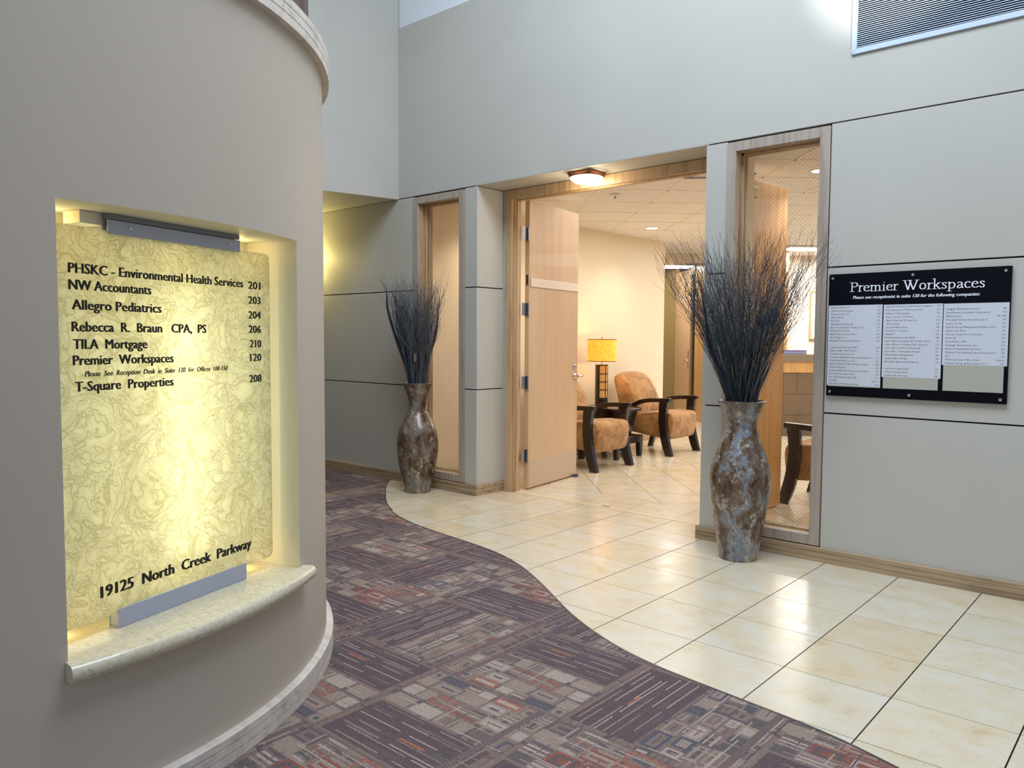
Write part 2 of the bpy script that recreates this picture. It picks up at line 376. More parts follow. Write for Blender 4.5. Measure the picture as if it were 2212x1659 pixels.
floor = struct(empty('floor'))
sub = MB(); sub.box((-10.2, -10, -0.16), (4.6, 0.34, -0.0045))
sub.build('floor_bed', M['grout'], floor)
cp = MB(); cp.box((-10.2, -10, -0.0044), (-9.1, 0.0, -0.001)); cp.box((-9.1, -10, -0.0044), (4.6, -6.37, -0.001)); cp.box((2.68, -6.37, -0.0044), (4.6, -3.4, -0.001))
cp.build('carpet_field', M['carpet_plain'], floor)

def poly_tile(name, poly, parent, m, top=0.0, th=0.010, bevel=0.0015):
    a = sum(poly[i][0]*poly[(i+1)%len(poly)][1]-poly[(i+1)%len(poly)][0]*poly[i][1] for i in range(len(poly)))/2
    if abs(a) < 0.0009: return None
    if a < 0: poly = poly[::-1]
    cx = sum(p[0] for p in poly)/len(poly); cy = sum(p[1] for p in poly)/len(poly)
    b = MB(); b.prism([(x-cx, y-cy) for x, y in poly], -th, 0)
    return b.build(name, m, parent, loc=(cx, cy, top), fix=False)
P = 0.417; GX = 0.0027; GY = 0.0017
sq = {}
for i in range(-12, 9):
    x0 = -0.822 + P*i; x1 = x0 + P
    for j in range(0, 9):
        y1 = -P*j; y0 = y1 - P
        xs = list(np.linspace(x0+GX, x1-GX, 13))
        lo = [max(y0+GY, fcs(x)+0.004) for x in xs]
        if all(l >= y1-GY-0.004 for l in lo): continue
        if all(abs(l-(y0+GY)) < 1e-6 for l in lo):
            if 'm' not in sq:
                o = poly_tile('stone_tile', [(x0+GX,y0+GY),(x1-GX,y0+GY),(x1-GX,y1-GY),(x0+GX,y1-GY)], floor, M['trav']); sq['m'] = o.data
            else:
                o = bpy.data.objects.new('stone_tile', sq['m']); COL.objects.link(o); o.parent = floor
                o.location = ((x0+x1)/2, (y0+y1)/2, 0)
            continue
        pts = [(x, l) for x, l in zip(xs, lo) if l < y1-GY]
        if len(pts) < 2: continue
        poly = pts + [(pts[-1][0], y1-GY), (pts[0][0], y1-GY)]
        poly_tile('stone_tile', poly, floor, M['trav'])
# rows inside the entrance recess, threshold strip
for i in range(-12, -3):
    x0 = max(-0.822+P*i, -4.635); x1 = min(-0.822+P*(i+1), -2.52)
    if x1-x0 < 0.03: continue
    poly_tile('stone_tile', [(x0+GX,GY),(x1-GX,GY),(x1-GX,0.343),(x0+GX,0.343)], floor, M['trav'])
for x0, x1 in ((-4.62,-4.06),(-4.06,-3.30),(-3.30,-2.9),(-2.9,-2.54)):
    poly_tile('threshold_strip', [(x0+.001,0.346),(x1-.001,0.346),(x1-.001,0.414),(x0+.001,0.414)], floor, M['trav_strip'], top=0.0015)
b = MB(); b.box((-3.60, 0.395, 0.0), (-3.53, 0.412, 0.004)); b.build('floor_strike_plate', M['steelp'], floor)

# ---- carpet tiles
CT = 0.62; NC = 108; FS = 108/78
PAL = dict(base=srgb(140,122,114), mauve=srgb(124,107,106), dark=srgb(102,88,92), char=srgb(106,100,102), cream=srgb(188,174,160), beige=srgb(166,150,136),
           rust=srgb(172,108,90), brick=srgb(156,94,84), orange=srgb(180,116,86), navy=srgb(90,96,112), plum=srgb(110,94,98), taupe=srgb(148,132,120))
def pattern(seed):
    r = np.random.default_rng(seed); N = NC; ri = r.integers
    A = np.zeros((N, N, 3)); A[:] = PAL['base'][:3]
    def rect(x, y, w, h, c):
        x0, y0, x1, y1 = int(max(0,x)), int(max(0,y)), int(min(N,x+w)), int(min(N,y+h))
        if x1 > x0 and y1 > y0: A[y0:y1, x0:x1] = PAL[c][:3]
    for k in range(60):          # mottled ground: long low-contrast bars
        c = r.choice(['mauve','taupe','char','beige','base','plum','base'])
        if r.random() < .5: rect(ri(-10,N), ri(0,N), ri(14,52), ri(1,6), c)
        else: rect(ri(0,N), ri(-10,N), ri(1,6), ri(14,48), c)
    sp = int(N*0.54); sx0, sx1 = 5, N-5
    A[3:sp-8, sx0:sx1] = PAL['dark'][:3]     # striped field: plum with thin broken cream lines
    for k in range(20): rect(ri(sx0,sx1-26), 3+ri(0,sp-14), ri(20,56), ri(1,5), r.choice(['plum','mauve','char','dark']))
    y = 6
    while y < sp-10:
        x = sx0 + ri(0,14)
        while x < sx1:
            L = ri(18,60); rect(x, y, min(L, sx1-x), 1, r.choice(['cream','cream','beige','taupe'])); x += L + ri(2,16)
        y += int(r.choice([3,5,6,8]))
    if r.random() < .7: rect(ri(40,70), ri(8,sp-16), ri(10,24), 2, 'orange')
    y = sp-5                     # mosaic field: nested frames and dashes
    while y < N-4:
        h = int(ri(7,17)); x = int(ri(0,5))
        while x < N-3:
            w = int(ri(8,24)); t = r.random(); warm = (0.25 < (x+w/2)/N < 0.9)
            oc = r.choice(['rust','brick','rust','beige','cream'] if warm and seed % 3 != 1 else ['cream','char','beige','taupe','beige','navy'])
            ic = r.choice(['cream','beige','base','char'])
            if t < .55:
                rect(x, y, w, h, oc); rect(x+2, y+2, w-4, h-4, ic)
                if w > 13 and h > 10: rect(x+5, y+5, w-10, h-10, r.choice([oc,'char','brick' if warm else 'char']))
            elif t < .85:
                for q in range(0, h, 4): rect(x, y+q, w, 1 if r.random() < .5 else 2, r.choice([oc,'cream','char','beige']))
            else: rect(x, y, w, h, r.choice(['taupe','mauve','beige']))
            x += w + int(ri(1,4))
        y += h + int(ri(1,4))
    for k in range(8): rect(ri(0,N-28), sp+ri(-5,N-sp), ri(22,60), 1, r.choice(['cream','beige','beige']))
    for k in range(8): rect(ri(0,N-3), sp+ri(-5,N-sp-16), 1, ri(11,30), r.choice(['cream','beige','char']))
    if seed % 2: rect(N-17, 0, 5, N, 'mauve'); rect(N-11, 0, 2, N, 'taupe')
    else: rect(0, N-9, N, 5, 'mauve')
    A = A*0.86 + np.array(PAL['base'][:3])*0.14 + r.normal(0, 0.010, A.shape); return np.clip(A, 0.01, 1)
PATS = [pattern(s) for s in (21, 34, 47, 52)]
_gv = None
def carpet_mesh(A, clip=None, ox=0, oy=0):
    """grid mesh, local coordinates 0..CT, colours A[y,x]; clip = function giving the max world Y at world X"""
    N = NC; g = 0.0006; e = np.linspace(g, CT-g, N+1)
    X, Y = np.meshgrid(e, e)
    if clip is not None:
        lim = np.array([clip(ox+x) for x in e]) - oy
        Y = np.minimum(Y, lim[None, :])
    V = np.stack([X, Y, np.zeros_like(X)], -1).reshape(-1, 3)
    idx = np.arange((N+1)*(N+1)).reshape(N+1, N+1)
    q = np.stack([idx[:-1,:-1], idx[:-1,1:], idx[1:,1:], idx[1:,:-1]], -1).reshape(-1, 4)
    cols = A.reshape(-1, 3)
    if clip is not None:
        hgt = (Y[1:,:-1]-Y[:-1,:-1]+Y[1:,1:]-Y[:-1,1:]).reshape(-1)
        keep = hgt > 1e-4; q = q[keep]; cols = cols[keep]
        used = np.unique(q)
        if len(q) == 0: return None
        mp = -np.ones(len(V), int); mp[used] = np.arange(len(used)); V = V[used]; q = mp[q]
    me = bpy.data.meshes.new('carpet_tile')
    me.vertices.add(len(V)); me.vertices.foreach_set('co', V.ravel())
    me.loops.add(len(q)*4); me.loops.foreach_set('vertex_index', q.ravel().astype(np.int32))
    me.polygons.add(len(q)); me.polygons.foreach_set('loop_start', (np.arange(len(q))*4).astype(np.int32))
    ca = me.color_attributes.new('Col', 'FLOAT_COLOR', 'CORNER')
    c4 = np.concatenate([cols, np.ones((len(cols),1))], 1).repeat(4, 0)
    ca.data.foreach_set('color', c4.ravel().astype(np.float32))
    me.materials.append(M['carpet']); me.update(calc_edges=True); me.validate(); return me
cache = {}
for i in range(-11, 8):
    for j in range(-7, 5):
        x0 = -2.28 + CT*i; y0 = -2.65 + CT*j
        ys = [fcs(x) for x in np.linspace(x0, x0+CT, 8)]
        if max(ys) <= y0 + 0.01: continue
        k = (i*3 + j*5) % 4; rot = ((i+j) % 2 * 1 + (2 if (i*7+j*3) % 5 == 0 else 0)) % 4
        if (i, j) == (0, -1): k, rot = 0, 0
        A = np.rot90(PATS[k], rot)
        if min(ys) >= y0+CT-0.001 and y0+CT < 0.0:
            if y0+CT > 0.03: pass
            key = (k, rot)
            if key not in cache: cache[key] = carpet_mesh(A)
            me = cache[key]
        else: me = carpet_mesh(A, lambda x: min(fcs(x)-0.002, 0.0) , x0, y0)
        if me is None: continue
        o = bpy.data.objects.new('carpet_tile', me); COL.objects.link(o); o.parent = floor; o.location = (x0, y0, -0.001)
# metal edge strip between carpet and stone
xs = np.linspace(-5.80, 2.6, 190); pl = [(x, fcs(x)) for x in xs]
b = MB(); vs = []; fs = []
for i, (x, y) in enumerate(pl):
    a = pl[max(0,i-1)]; c = pl[min(len(pl)-1,i+1)]; t = Vector((c[0]-a[0], c[1]-a[1])).normalized(); n = Vector((-t.y, t.x))
    for s, z in ((-0.0035,-0.008),(-0.0035,0.0015),(0.0035,0.0015),(0.0035,-0.008)): vs.append((x+n.x*s, y+n.y*s, z))
for i in range(len(pl)-1):
    for k in range(3): fs.append((i*4+k, i*4+k+1, (i+1)*4+k+1, (i+1)*4+k))
b.add(vs, fs); struct(b.build('trim_1', mat('edge_strip_metal', srgb(120,116,120), 0.35, 0.8)))

# ---- suite floor: border row, then diagonal tiles
OL_, OR_ = -4.642, -2.514; OL, OR = OL_, OR_
floor2 = struct(empty('floor'))
b = MB(); b.box((-9.0, 0.34, -0.16), (1.0, 9.2, -0.0035)); b.box((-5.7, 0.10, -0.16), (OL_-.12, 0.34, -0.0036)); b.box((OR_+.12, 0.10, -0.16), (1.0, 0.34, -0.0036)); b.build('floor_bed', M['grout'], floor2)
for i in range(-4, 13):
    x0 = -4.246 + 0.433*i; x1 = x0+0.433
    if x1 < -5.6 or x0 > 0.9: continue
    x0 = max(x0, -5.58)
    for a_, b_ in ((x0, min(x1, OL-.13)), (max(x0, OR+.13), x1)):
        if b_-a_ > .02: poly_tile('stone_tile', [(a_+.0015,0.18),(b_-.0015,0.18),(b_-.0015,0.414),(a_+.0015,0.414)], floor2, M['trav'])
    poly_tile('stone_tile', [(x0+.0015,0.417),(x1-.0015,0.417),(x1-.0015,0.818),(x0+.0015,0.818)], floor2, M['trav'])
def clip_half(poly, a, b_, c):   # keep a*x+b*y >= c
    out = []
    for i in range(len(poly)):
        p, q = poly[i], poly[(i+1) % len(poly)]; dp = a*p[0]+b_*p[1]-c; dq = a*q[0]+b_*q[1]-c
        if dp >= 0: out.append(p)
        if (dp >= 0) != (dq >= 0):
            t = dp/(dp-dq); out.append((p[0]+t*(q[0]-p[0]), p[1]+t*(q[1]-p[1])))
    return out
PD = 0.59; far = MB()
for a in range(-16, 18):
    for c in range(-6, 24):
        u0 = -3.07 + PD*a; v0 = 4.10 + PD*c; g = 0.003
        poly = [((u-v)/2, (u+v)/2) for u, v in ((u0+g,v0+g),(u0+PD-g,v0+g),(u0+PD-g,v0+PD-g),(u0+g,v0+PD-g))]
        cy = sum(p[1] for p in poly)/4; cx = sum(p[0] for p in poly)/4
        if cx < -8.9 or cx > 0.7 or cy > 9: continue
        poly = clip_half(poly, 0, 1, 0.822)
        if cy < 4.6: poly = clip_half(poly, 1, 0, -5.60)
        if len(poly) < 3: continue
        near = cy < 5.6 and cx < -1.0
        if near: poly_tile('stone_tile', poly, floor2, M['trav'])
        else:
            ar = sum(poly[i][0]*poly[(i+1)%len(poly)][1]-poly[(i+1)%len(poly)][0]*poly[i][1] for i in range(len(poly)))/2
            if abs(ar) > 1e-3: far.prism(poly if ar > 0 else poly[::-1], -0.01, 0)
far.build('stone_tiles_far', M['trav'], floor2, fix=False, props={'kind': 'stuff'})

# ---- main wall with recessed panel joints
wall = struct(empty('wall_back'))
OL, OR = -4.642, -2.514           # entrance recess
LW = (-5.447, -4.79); RW = (-2.361, -1.700)
ZT = 2.658
b = MB()
b.box((-10.2, 0.02, -0.01), (LW[0]+.045, 0.13, ZT)); b.box((LW[1]-.045, 0.02, -0.01), (OL-.018, 0.13, ZT))
b.box((OL-.10, 0.13, -0.01), (OL-.018, 0.34, ZT)); b.box((OR+.018, 0.13, -0.01), (OR+.10, 0.34, ZT))
b.box((OR+.018, 0.02, -0.01), (RW[0]+.045, 0.13, ZT)); b.box((RW[1]-.045, 0.02, -0.01), (4.6, 0.13, ZT))
b.box((LW[0]+.045, 0.02, -0.01), (LW[1]-.045, 0.13, 0.11)); b.box((RW[0]+.045, 0.02, -0.01), (RW[1]-.045, 0.13, 0.11))
b.build('wall_core', M['joint'], wall)
b = MB(); b.box((-10.2, 0.0, ZT+.004), (4.6, 0.30, 4.215)); b.box((OL-.0, 0.30, ZT+.11), (OR, 0.34, 4.0))
b.build('upper_wall', M['wall'], wall)
b = MB(); b.box((-10.2, 0.014, 4.215), (4.6, 0.30, 5.9)); b.build('clerestory_wall', M['wall_upper'], wall)
b = MB(); b.box((-10.2, 0.30, -0.01), (OL-0.03, 0.40, 3.0)); b.box((OR+0.03, 0.30, -0.01), (4.6, 0.40, 3.0))
# (inner leaf is cut around the two windows below)
J = 0.0045; ZS = [(0.085, 0.92-J), (0.92+J, 1.802-J), (1.802+J, ZT-J)]
def panel(x0, x1, z0, z1, y0=0.0, y1=0.02):
    q = MB(); q.box((x0, y0, z0), (x1, y1, z1)); return q.build('wall_panel', M['wall'], wall, bevel=0.0012, seg=1)
for z0, z1 in ZS:
    panel(-10.0, LW[0]-J, z0, z1); panel(LW[1]+J*.7, OL, z0, z1); panel(OR, RW[0]-J, z0, z1); panel(RW[1]+J, 4.55, z0, z1)
    for X, d in ((OL, 1), (OR, -1)):
        q = MB(); q.box((min(X-0.02*d, X), 0.02, z0), (max(X-0.02*d, X), 0.335, z1)); q.build('wall_panel', M['wall'], wall, bevel=0.0012, seg=1)
# wall beside the door casing + soffit of the recess
b = MB(); b.box((OL-.02, 0.335, 0), (OL+0.034, 0.46, ZT)); b.box((OR-0.034, 0.335, 0), (OR+.02, 0.46, ZT)); b.build('recess_return', M['wall'], wall)
b = MB(); b.box((OL-.02, 0.001, ZT+.0), (OR+.02, 0.46, ZT+.10)); b.build('recess_soffit', M['wall'], wall)

# ---- windows
def window(name, x0, x1, wires):
    w = struct(empty(name, ((x0+x1)/2, 0.0, 0.10))); ox, oz = (x0+x1)/2, 0.10
    z0, z1 = 0.096, 2.645; fw = 0.062
    def bar(nm, a, c, mt):
        q = MB(); q.box((a[0]-ox, a[1], a[2]-oz), (c[0]-ox, c[1], c[2]-oz)); return q.build(nm, mt, w, bevel=0.002, seg=1)
    q = MB()   # mitred face frame: four trapezoids
    X = [x0-ox, x1-ox]; Z = [z0-oz, z1-oz]
    for poly in ([(X[0],Z[0]),(X[1],Z[0]),(X[1]-fw,Z[0]+fw),(X[0]+fw,Z[0]+fw)], [(X[1],Z[0]),(X[1],Z[1]),(X[1]-fw,Z[1]-fw),(X[1]-fw,Z[0]+fw)],
                 [(X[1],Z[1]),(X[0],Z[1]),(X[0]+fw,Z[1]-fw),(X[1]-fw,Z[1]-fw)], [(X[0],Z[1]),(X[0],Z[0]),(X[0]+fw,Z[0]+fw),(X[0]+fw,Z[1]-fw)]):
        q2 = MB(); q2.sweep(poly, -0.012, 0.02, lambda a, b_, c: (a, c, b_)); q2.build('frame_rail', M['oak'], w, bevel=0.0015, seg=1)
    xi0, xi1, zi0, zi1 = x0+fw, x1-fw, z0+fw, z1-fw
    for y0, y1, ins, mt in ((0.0195, 0.175, -0.02, 'oakw'), (0.075, 0.100, 0.014, 'oakw'), (0.112, 0.137, 0.014, 'oakw')):
        q = MB(); t = 0.02
        q.box((xi0-t-ox, y0, zi0-t-oz), (xi0+ins+ (0.02 if ins < 0 else 0)-ox, y1, zi1+t-oz)); q.box((xi1-ins-(0.02 if ins < 0 else 0)-ox, y0, zi0-t-oz), (xi1+t-ox, y1, zi1+t-oz))
        q.box((xi0-ox, y0, zi1-ins-(0.02 if ins < 0 else 0)-oz), (xi1-ox, y1, zi1+t-oz)); q.box((xi0-ox, y0, zi0-t-oz), (xi1-ox, y1, zi0+ins+(0.02 if ins < 0 else 0)-oz))
        q.build('jamb_lining' if ins < 0 else 'glazing_stop', M[mt], w)
    q = MB(); q.box((xi0+.002-ox, 0.103, zi0+.002-oz), (xi1-.002-ox, 0.109, zi1-.002-oz)); q.build('pane', M['glass'], w)
    q = MB(); sp = 0.0265; r = 0.0003; y = 0.106; H = zi1-zi0; Wd = xi1-xi0
    for fam in (1, -1):
        k = -int(H/sp)-2
        while k*sp < Wd+H+.1:
            s0 = k*sp; pts = []
            # line x - fam*z = const inside the rectangle
            if fam == 1: f = lambda z: s0 + z
            else: f = lambda z: s0 + (H - z)
            za, zb = (max(0, -s0), min(H, Wd-s0)) if fam == 1 else (max(0, s0+H-Wd), min(H, s0+H))
            if zb > za+0.01:
                p = Vector((xi0+f(za)-ox, y, zi0+za-oz)); p2 = Vector((xi0+f(zb)-ox, y, zi0+zb-oz)); d = (p2-p).normalized(); n = Vector((-d.z, 0, d.x))*r*1.2; yy = Vector((0, r, 0))
                q.add([p+n, p-n, p-yy*1.5, p2+n, p2-n, p2-yy*1.5], [(0,1,4,3),(1,2,5,4),(2,0,3,5)])
            k += 1
    q.build('wire_mesh', M['wire'], w, fix=False, props={'kind': 'stuff'})
    # inner leaf wall around window sits in the suite wall below
    return w
window('window_1', *LW, True); window('window_2', *RW, True)

# inner suite-side lining of the same wall (cream), with openings for the windows and doorway
b = MB()
for x0, x1 in ((-5.62, LW[0]+.04), (LW[1]-.04, OL-.02), (OR+.02, RW[0]+.04), (RW[1]-.04, 1.0)): b.box((x0, 0.13, 0), (x1, 0.175, 2.9))
for x0, x1 in (LW, RW): b.box((x0+.04, 0.131, 2.60), (x1-.04, 0.174, 2.9)); b.box((x0+.04, 0.131, 0), (x1-.04, 0.174, 0.14))
b.box((OL-.02, 0.401, 2.76), (OR+.02, 0.459, 2.9)); b.box((OL-.13, 0.17, 0), (OL-.021, 0.46, 2.9)); b.box((OR+.021, 0.17, 0), (OR+.13, 0.46, 2.9))
b.build('suite_lining', M['cream'], wall)

# ---- baseboards (three stacked bands with grooves)
def base_run(bm, p0, p1, out, th=0.020, h=0.090):
    """p0,p1 along the wall face, out = unit normal into the room"""
    p0 = Vector((*p0, 0)); p1 = Vector((*p1, 0)); o = Vector((*out, 0))
    L = (p1-p0).length; d = (p1-p0)/L; fn = lambda a, b_, c: p0 + d*c + o*a + Vector((0,0,b_))
    for k in range(3):
        z0 = h*k/3 + (0.0012 if k else 0); z1 = h*(k+1)/3 - (0.0012 if k < 2 else 0)
        bm.sweep([(0,z0),(th,z0),(th,z1-(.003 if k == 2 else 0)),(th-(.003 if k == 2 else 0),z1),(0,z1)], 0, L, fn)
    bm.sweep([(0,0),(th-.004,0),(th-.004,h-.004),(0,h-.004)], 0.0005, L-0.0005, fn)
bb = struct(empty('baseboard_back'))
for p0, p1, out in (((-10,0),(OL,0),(0,-1)), ((OL,-.02),(OL,0.335),(1,0)), ((OL,0.335),(OL+0.034,0.335),(0,-1)), ((OR,0),(4.55,0),(0,-1)), ((OR,-.02),(OR,0.335),(-1,0))):
    q = MB(); base_run(q, p0, p1, out); q.build('base_length', M['oakx'], bb)

# ---- bulkhead over the corridor behind the drum, corridor end
w = struct(empty('wall_left'))
b = MB(); pts = [(-5.664, 0.0), (-5.828, -0.712), (-6.30, -2.2), (-6.9, -3.7), (-10.2, -3.7), (-10.2, 0.0)]
b.prism(pts[::-1], 2.656, 5.9); b.build('bulkhead', M['wall'], w)
b = MB(); b.box((-10.3, -3.9, 0), (-10.2, 0, 2.656)); b.box((-10.2, -3.9, 0), (-5.3, -3.7, 2.656)); b.build('corridor_wall', M['wall'], w)

# ---- curved drum wall with the sign niche
DC = Vector((-3.794, -4.069)); DR = 1.575
def cylp(az, r, z): return (DC.x+r*math.cos(az), DC.y+r*math.sin(az), z)
drum = struct(empty('wall_front'))
a0, a1 = math.radians(0.14), math.radians(34.95); NZ0, NZ1 = 0.470, 1.716
b = MB()
def patch(aa, ab, za, zb, n):
    vs = []; fs = []
    for i in range(n+1):
        az = aa+(ab-aa)*i/n; vs += [cylp(az, DR, za), cylp(az, DR, zb)]
    for i in range(n): fs.append((i*2, i*2+2, i*2+3, i*2+1))
    b.add(vs, fs)
patch(a0, a1, 0, NZ0, 40); patch(a0, a1, NZ1, 2.5, 40); patch(a1, 2*PI+a0, 0, NZ0, 300); patch(a1, 2*PI+a0, NZ0, NZ1, 300); patch(a1, 2*PI+a0, NZ1, 2.5, 300)
vs = [cylp(2*PI*i/120, DR, 2.5) for i in range(120)]; b.add(vs, [tuple(range(120))])
o = b.build('curved_wall', M['drum'], drum, smooth=True, fix=False); 
A2 = Vector(cylp(a0, DR, 0)[:2]); B2 = Vector(cylp(a1, DR, 0)[:2]); U2 = (B2-A2).normalized(); N2 = Vector((-U2.y, U2.x))
U3 = Vector((*U2, 0)); N3 = Vector((*N2, 0)); A3 = Vector((*A2, 0)); UL = (B2-A2).length
def sp(u, n, z): return A3 + U3*u + N3*n + Vector((0,0,z))
MS = Matrix((( U3.x, N3.x, 0, A3.x), (U3.y, N3.y, 0, A3.y), (0, 0, 1, 0), (0,0,0,1)))   # local (u, n, z) -> world
# niche lining: sides, top (following the arc), back
ND = 0.235; b = MB()
b.add([sp(0,0,NZ0), sp(0,ND,NZ0), sp(0,ND,NZ1), sp(0,0,NZ1)], [(0,1,2,3)])
b.add([sp(UL,0,NZ0), sp(UL,ND,NZ0), sp(UL,ND,NZ1), sp(UL,0,NZ1)], [(3,2,1,0)])
b.add([sp(0,ND,NZ0), sp(UL,ND,NZ0), sp(UL,ND,NZ1), sp(0,ND,NZ1)], [(0,1,2,3)])
arc = [Vector(cylp(a0+(a1-a0)*i/40, DR, NZ1)) for i in range(41)]
b.add(arc + [sp(UL,ND,NZ1), sp(0,ND,NZ1)], [tuple(range(43))])
b.build('niche_lining', M['niche'], drum, fix=False)
# drum base trim and top ring
def ring(z0, h, th, nm, mt):
    q = MB(); prof = [(DR-.01,0),(DR+th,0),(DR+th,h/3-.002),(DR+th-.006,h/3-.001),(DR+th-.006,h/3+.001),(DR+th,h/3+.002),(DR+th,2*h/3-.002),(DR+th-.006,2*h/3-.001),(DR+th-.006,2*h/3+.001),(DR+th,2*h/3+.002),(DR+th,h-.004),(DR+th-.004,h),(DR-.02,h)]
    q.lathe(prof+[prof[0]], (DC.x, DC.y, z0), 240); return q.build(nm, mt, None, smooth=True, ang=30)
struct(ring(0.0, 0.09, 0.03, 'baseboard_front', M['oakdrum'])); struct(ring(2.450, 0.096, 0.029, 'trim_2', M['oakdrum']))

# ---- hall ceiling with roof-light opening, other hall walls
c = struct(empty('ceiling')); b = MB()
SX0, SX1, SY0, SY1 = -3.9, 0.7, -3.7, -0.9
b.box((-10.2, SY1, 5.6), (4.6, 0.1, 5.7)); b.box((-10.2, -10, 5.6), (4.6, SY0, 5.7)); b.box((-10.2, SY0, 5.6), (SX0, SY1, 5.7)); b.box((SX1, SY0, 5.6), (4.6, SY1, 5.7))
b.build('ceiling_slab', M['ceil'], c)
b = MB()
b.box((4.5, -10, 0), (4.6, -5.2, 5.6)); b.box((4.5, -2.0, 0), (4.6, 0.0, 5.6)); b.box((4.5, -5.2, 4.2), (4.6, -2.0, 5.6)); struct(b.build('wall_right', M['wall']))

# ---- suite walls
sw = struct(empty('wall_suite'))
b = MB(); b.prism([(-5.75,0.17),(-5.655,0.17),(-5.60,3.0),(-5.535,4.63),(-5.75,4.63)], 0, 2.75); b.build('side_wall', M['cream'], sw)
b = MB(); b.box((-9.0, 8.9, 0), (-3.0, 9.1, 2.75)); b.box((-9.1, 4.55, 0), (-9.0, 9.0, 2.75)); b.build('far_wall', M['cream'], sw)
b = MB(); base_run(b, (-5.625,1.2), (-5.537,4.6), (0.999,-0.04), 0.016, 0.085); b.build('suite_base', M['oakw'], sw)
# wall behind reception: perpendicular to the (-1,1) diagonal
E1 = Vector((0.7071, 0.7071, 0)); E2 = Vector((-0.7071, 0.7071, 0))
def ey(a, bq, z): return E1*a + E2*bq + Vector((0,0,z))
MR = Matrix(((E1.x, E2.x, 0, 0), (E1.y, E2.y, 0, 0), (0,0,1,0), (0,0,0,1)))
DB = 7.35   # desk front distance along E2
WB = 8.72
b = MB(); b.box((0.95, WB, 0), (6.6, WB+0.12, 2.72), M=MR); b.build('reception_wall', M['creamw'], sw)
b = MB(); b.box((0.95, 0.46, 0), (1.05, 6.0, 2.75)); b.build('end_wall', M['cream'], sw)

# ---- suite ceiling: T-bar grid at 45 degrees with lay-in tiles
sc = struct(empty('ceiling')); TP = 0.885
b = MB(); b.box((-9.0, 0.175, 2.74), (1.0, 9.0, 2.80)); b.build('ceiling_deck', M['joint'], sc)
gb = MB(); tm = {}
def uv2(u, v): return ((u-v)/2, (u+v)/2)
for a in range(-14, 10):
    for c_ in range(-8, 14):
        u0 = -3.095 + TP*a; v0 = 5.05 + TP*c_; cx, cy = uv2(u0+TP/2, v0+TP/2)
        if cx < -8.7 or cx > 0.6 or cy < 0.0 or cy > 8.8: continue
        g = 0.016
        poly = [uv2(u, v) for u, v in ((u0+g,v0+g),(u0+TP-g,v0+g),(u0+TP-g,v0+TP-g),(u0+g,v0+TP-g))]
        pc = clip_half(poly, 0, 1, 0.18)
        if len(pc) < 3: continue
        if abs(cx+4.987) < .31 and abs(cy-3.378) < .31: pass
        if len(pc) == 4 and pc == poly:
            if 'm' in tm:
                o = bpy.data.objects.new('ceiling_tile', tm['m']); COL.objects.link(o); o.parent = sc; o.location = (cx, cy, 2.712); continue
        q = MB(); mx, my = (cx, cy) if pc == poly else (sum(p[0] for p in pc)/len(pc), sum(p[1] for p in pc)/len(pc))
        q.prism([(x-mx, y-my) for x, y in pc], -0.010, 0.006)
        o = q.build('ceiling_tile', M['acoustic'], sc, loc=(mx, my, 2.712))
        if pc == poly: tm['m'] = o.data
for k in range(-16, 16):
    for fam in (0, 1):
        s = (-3.095 if fam == 0 else 5.05) + TP*k
        L = []
        for t in np.linspace(-14, 18, 641):
            p = uv2(s, t) if fam == 0 else uv2(t, s)
            if -8.9 < p[0] < 0.95 and 0.18 < p[1] < 8.9: L.append(t)
        if len(L) < 3: continue
        t0, t1 = L[0], L[-1]; w_ = 0.0165
        f = (lambda u, v: uv2(u, v)) if fam == 0 else (lambda u, v: uv2(v, u))
        poly = [f(s-w_, t0), f(s+w_, t0), f(s+w_, t1), f(s-w_, t1)]
        if fam == 1: poly = poly[::-1]
        gb.prism(poly, 2.698, 2.712 if fam else 2.7115)
gb.build('ceiling_grid', M['tbar'], sc)
# lowered header beam at the corridor mouth
b = MB(); p0 = Vector((-6.75, 5.50, 0)); p1 = Vector((-5.2, 6.90, 0)); d = (p1-p0).normalized(); n = Vector((-d.y, d.x, 0))
b.add([p0+Vector((0,0,2.565)), p1+Vector((0,0,2.565)), p1+n*.12+Vector((0,0,2.565)), p0+n*.12+Vector((0,0,2.565)), p0+Vector((0,0,2.70)), p1+Vector((0,0,2.70)), p1+n*.12+Vector((0,0,2.70)), p0+n*.12+Vector((0,0,2.70))],
      [(0,3,2,1),(4,5,6,7),(0,1,5,4),(1,2,6,5),(2,3,7,6),(3,0,4,7)]); b.build('header_beam', M['cream'], sw)

# ================================================================== DOORS
tf = struct(empty('trim_3', ((OL+OR)/2, 0.4, 0))); ox = (OL+OR)/2
def fbox(nm, a, c_, mt, par, off=(0,0,0), bev=0.0015):
    q = MB(); q.box(tuple(a[i]-off[i] for i in range(3)), tuple(c_[i]-off[i] for i in range(3))); return q.build(nm, mt, par, bevel=bev, seg=1)
oo = (ox, 0.4, 0)
JL, JR = -4.512, -2.644
fbox('casing', (OL+0.034, 0.318, 0), (JL-.02, 0.345, 2.64), M['oakw'], tf, oo); fbox('casing', (JR+.02, 0.318, 0), (OR-0.034, 0.345, 2.64), M['oakw'], tf, oo)
fbox('casing', (OL+0.034, 0.317, 2.572), (OR-0.034, 0.344, ZT-.004), M['oakw'], tf, oo)
fbox('jamb', (OL+0.045, 0.345, 0), (JL, 0.425, 2.62), M['oakw'], tf, oo); fbox('jamb', (JR, 0.345, 0), (OR-0.045, 0.425, 2.62), M['oakw'], tf, oo)
fbox('jamb', (OL+0.045, 0.346, 2.585), (OR-0.045, 0.43, 2.655), M['oakw'], tf, oo)
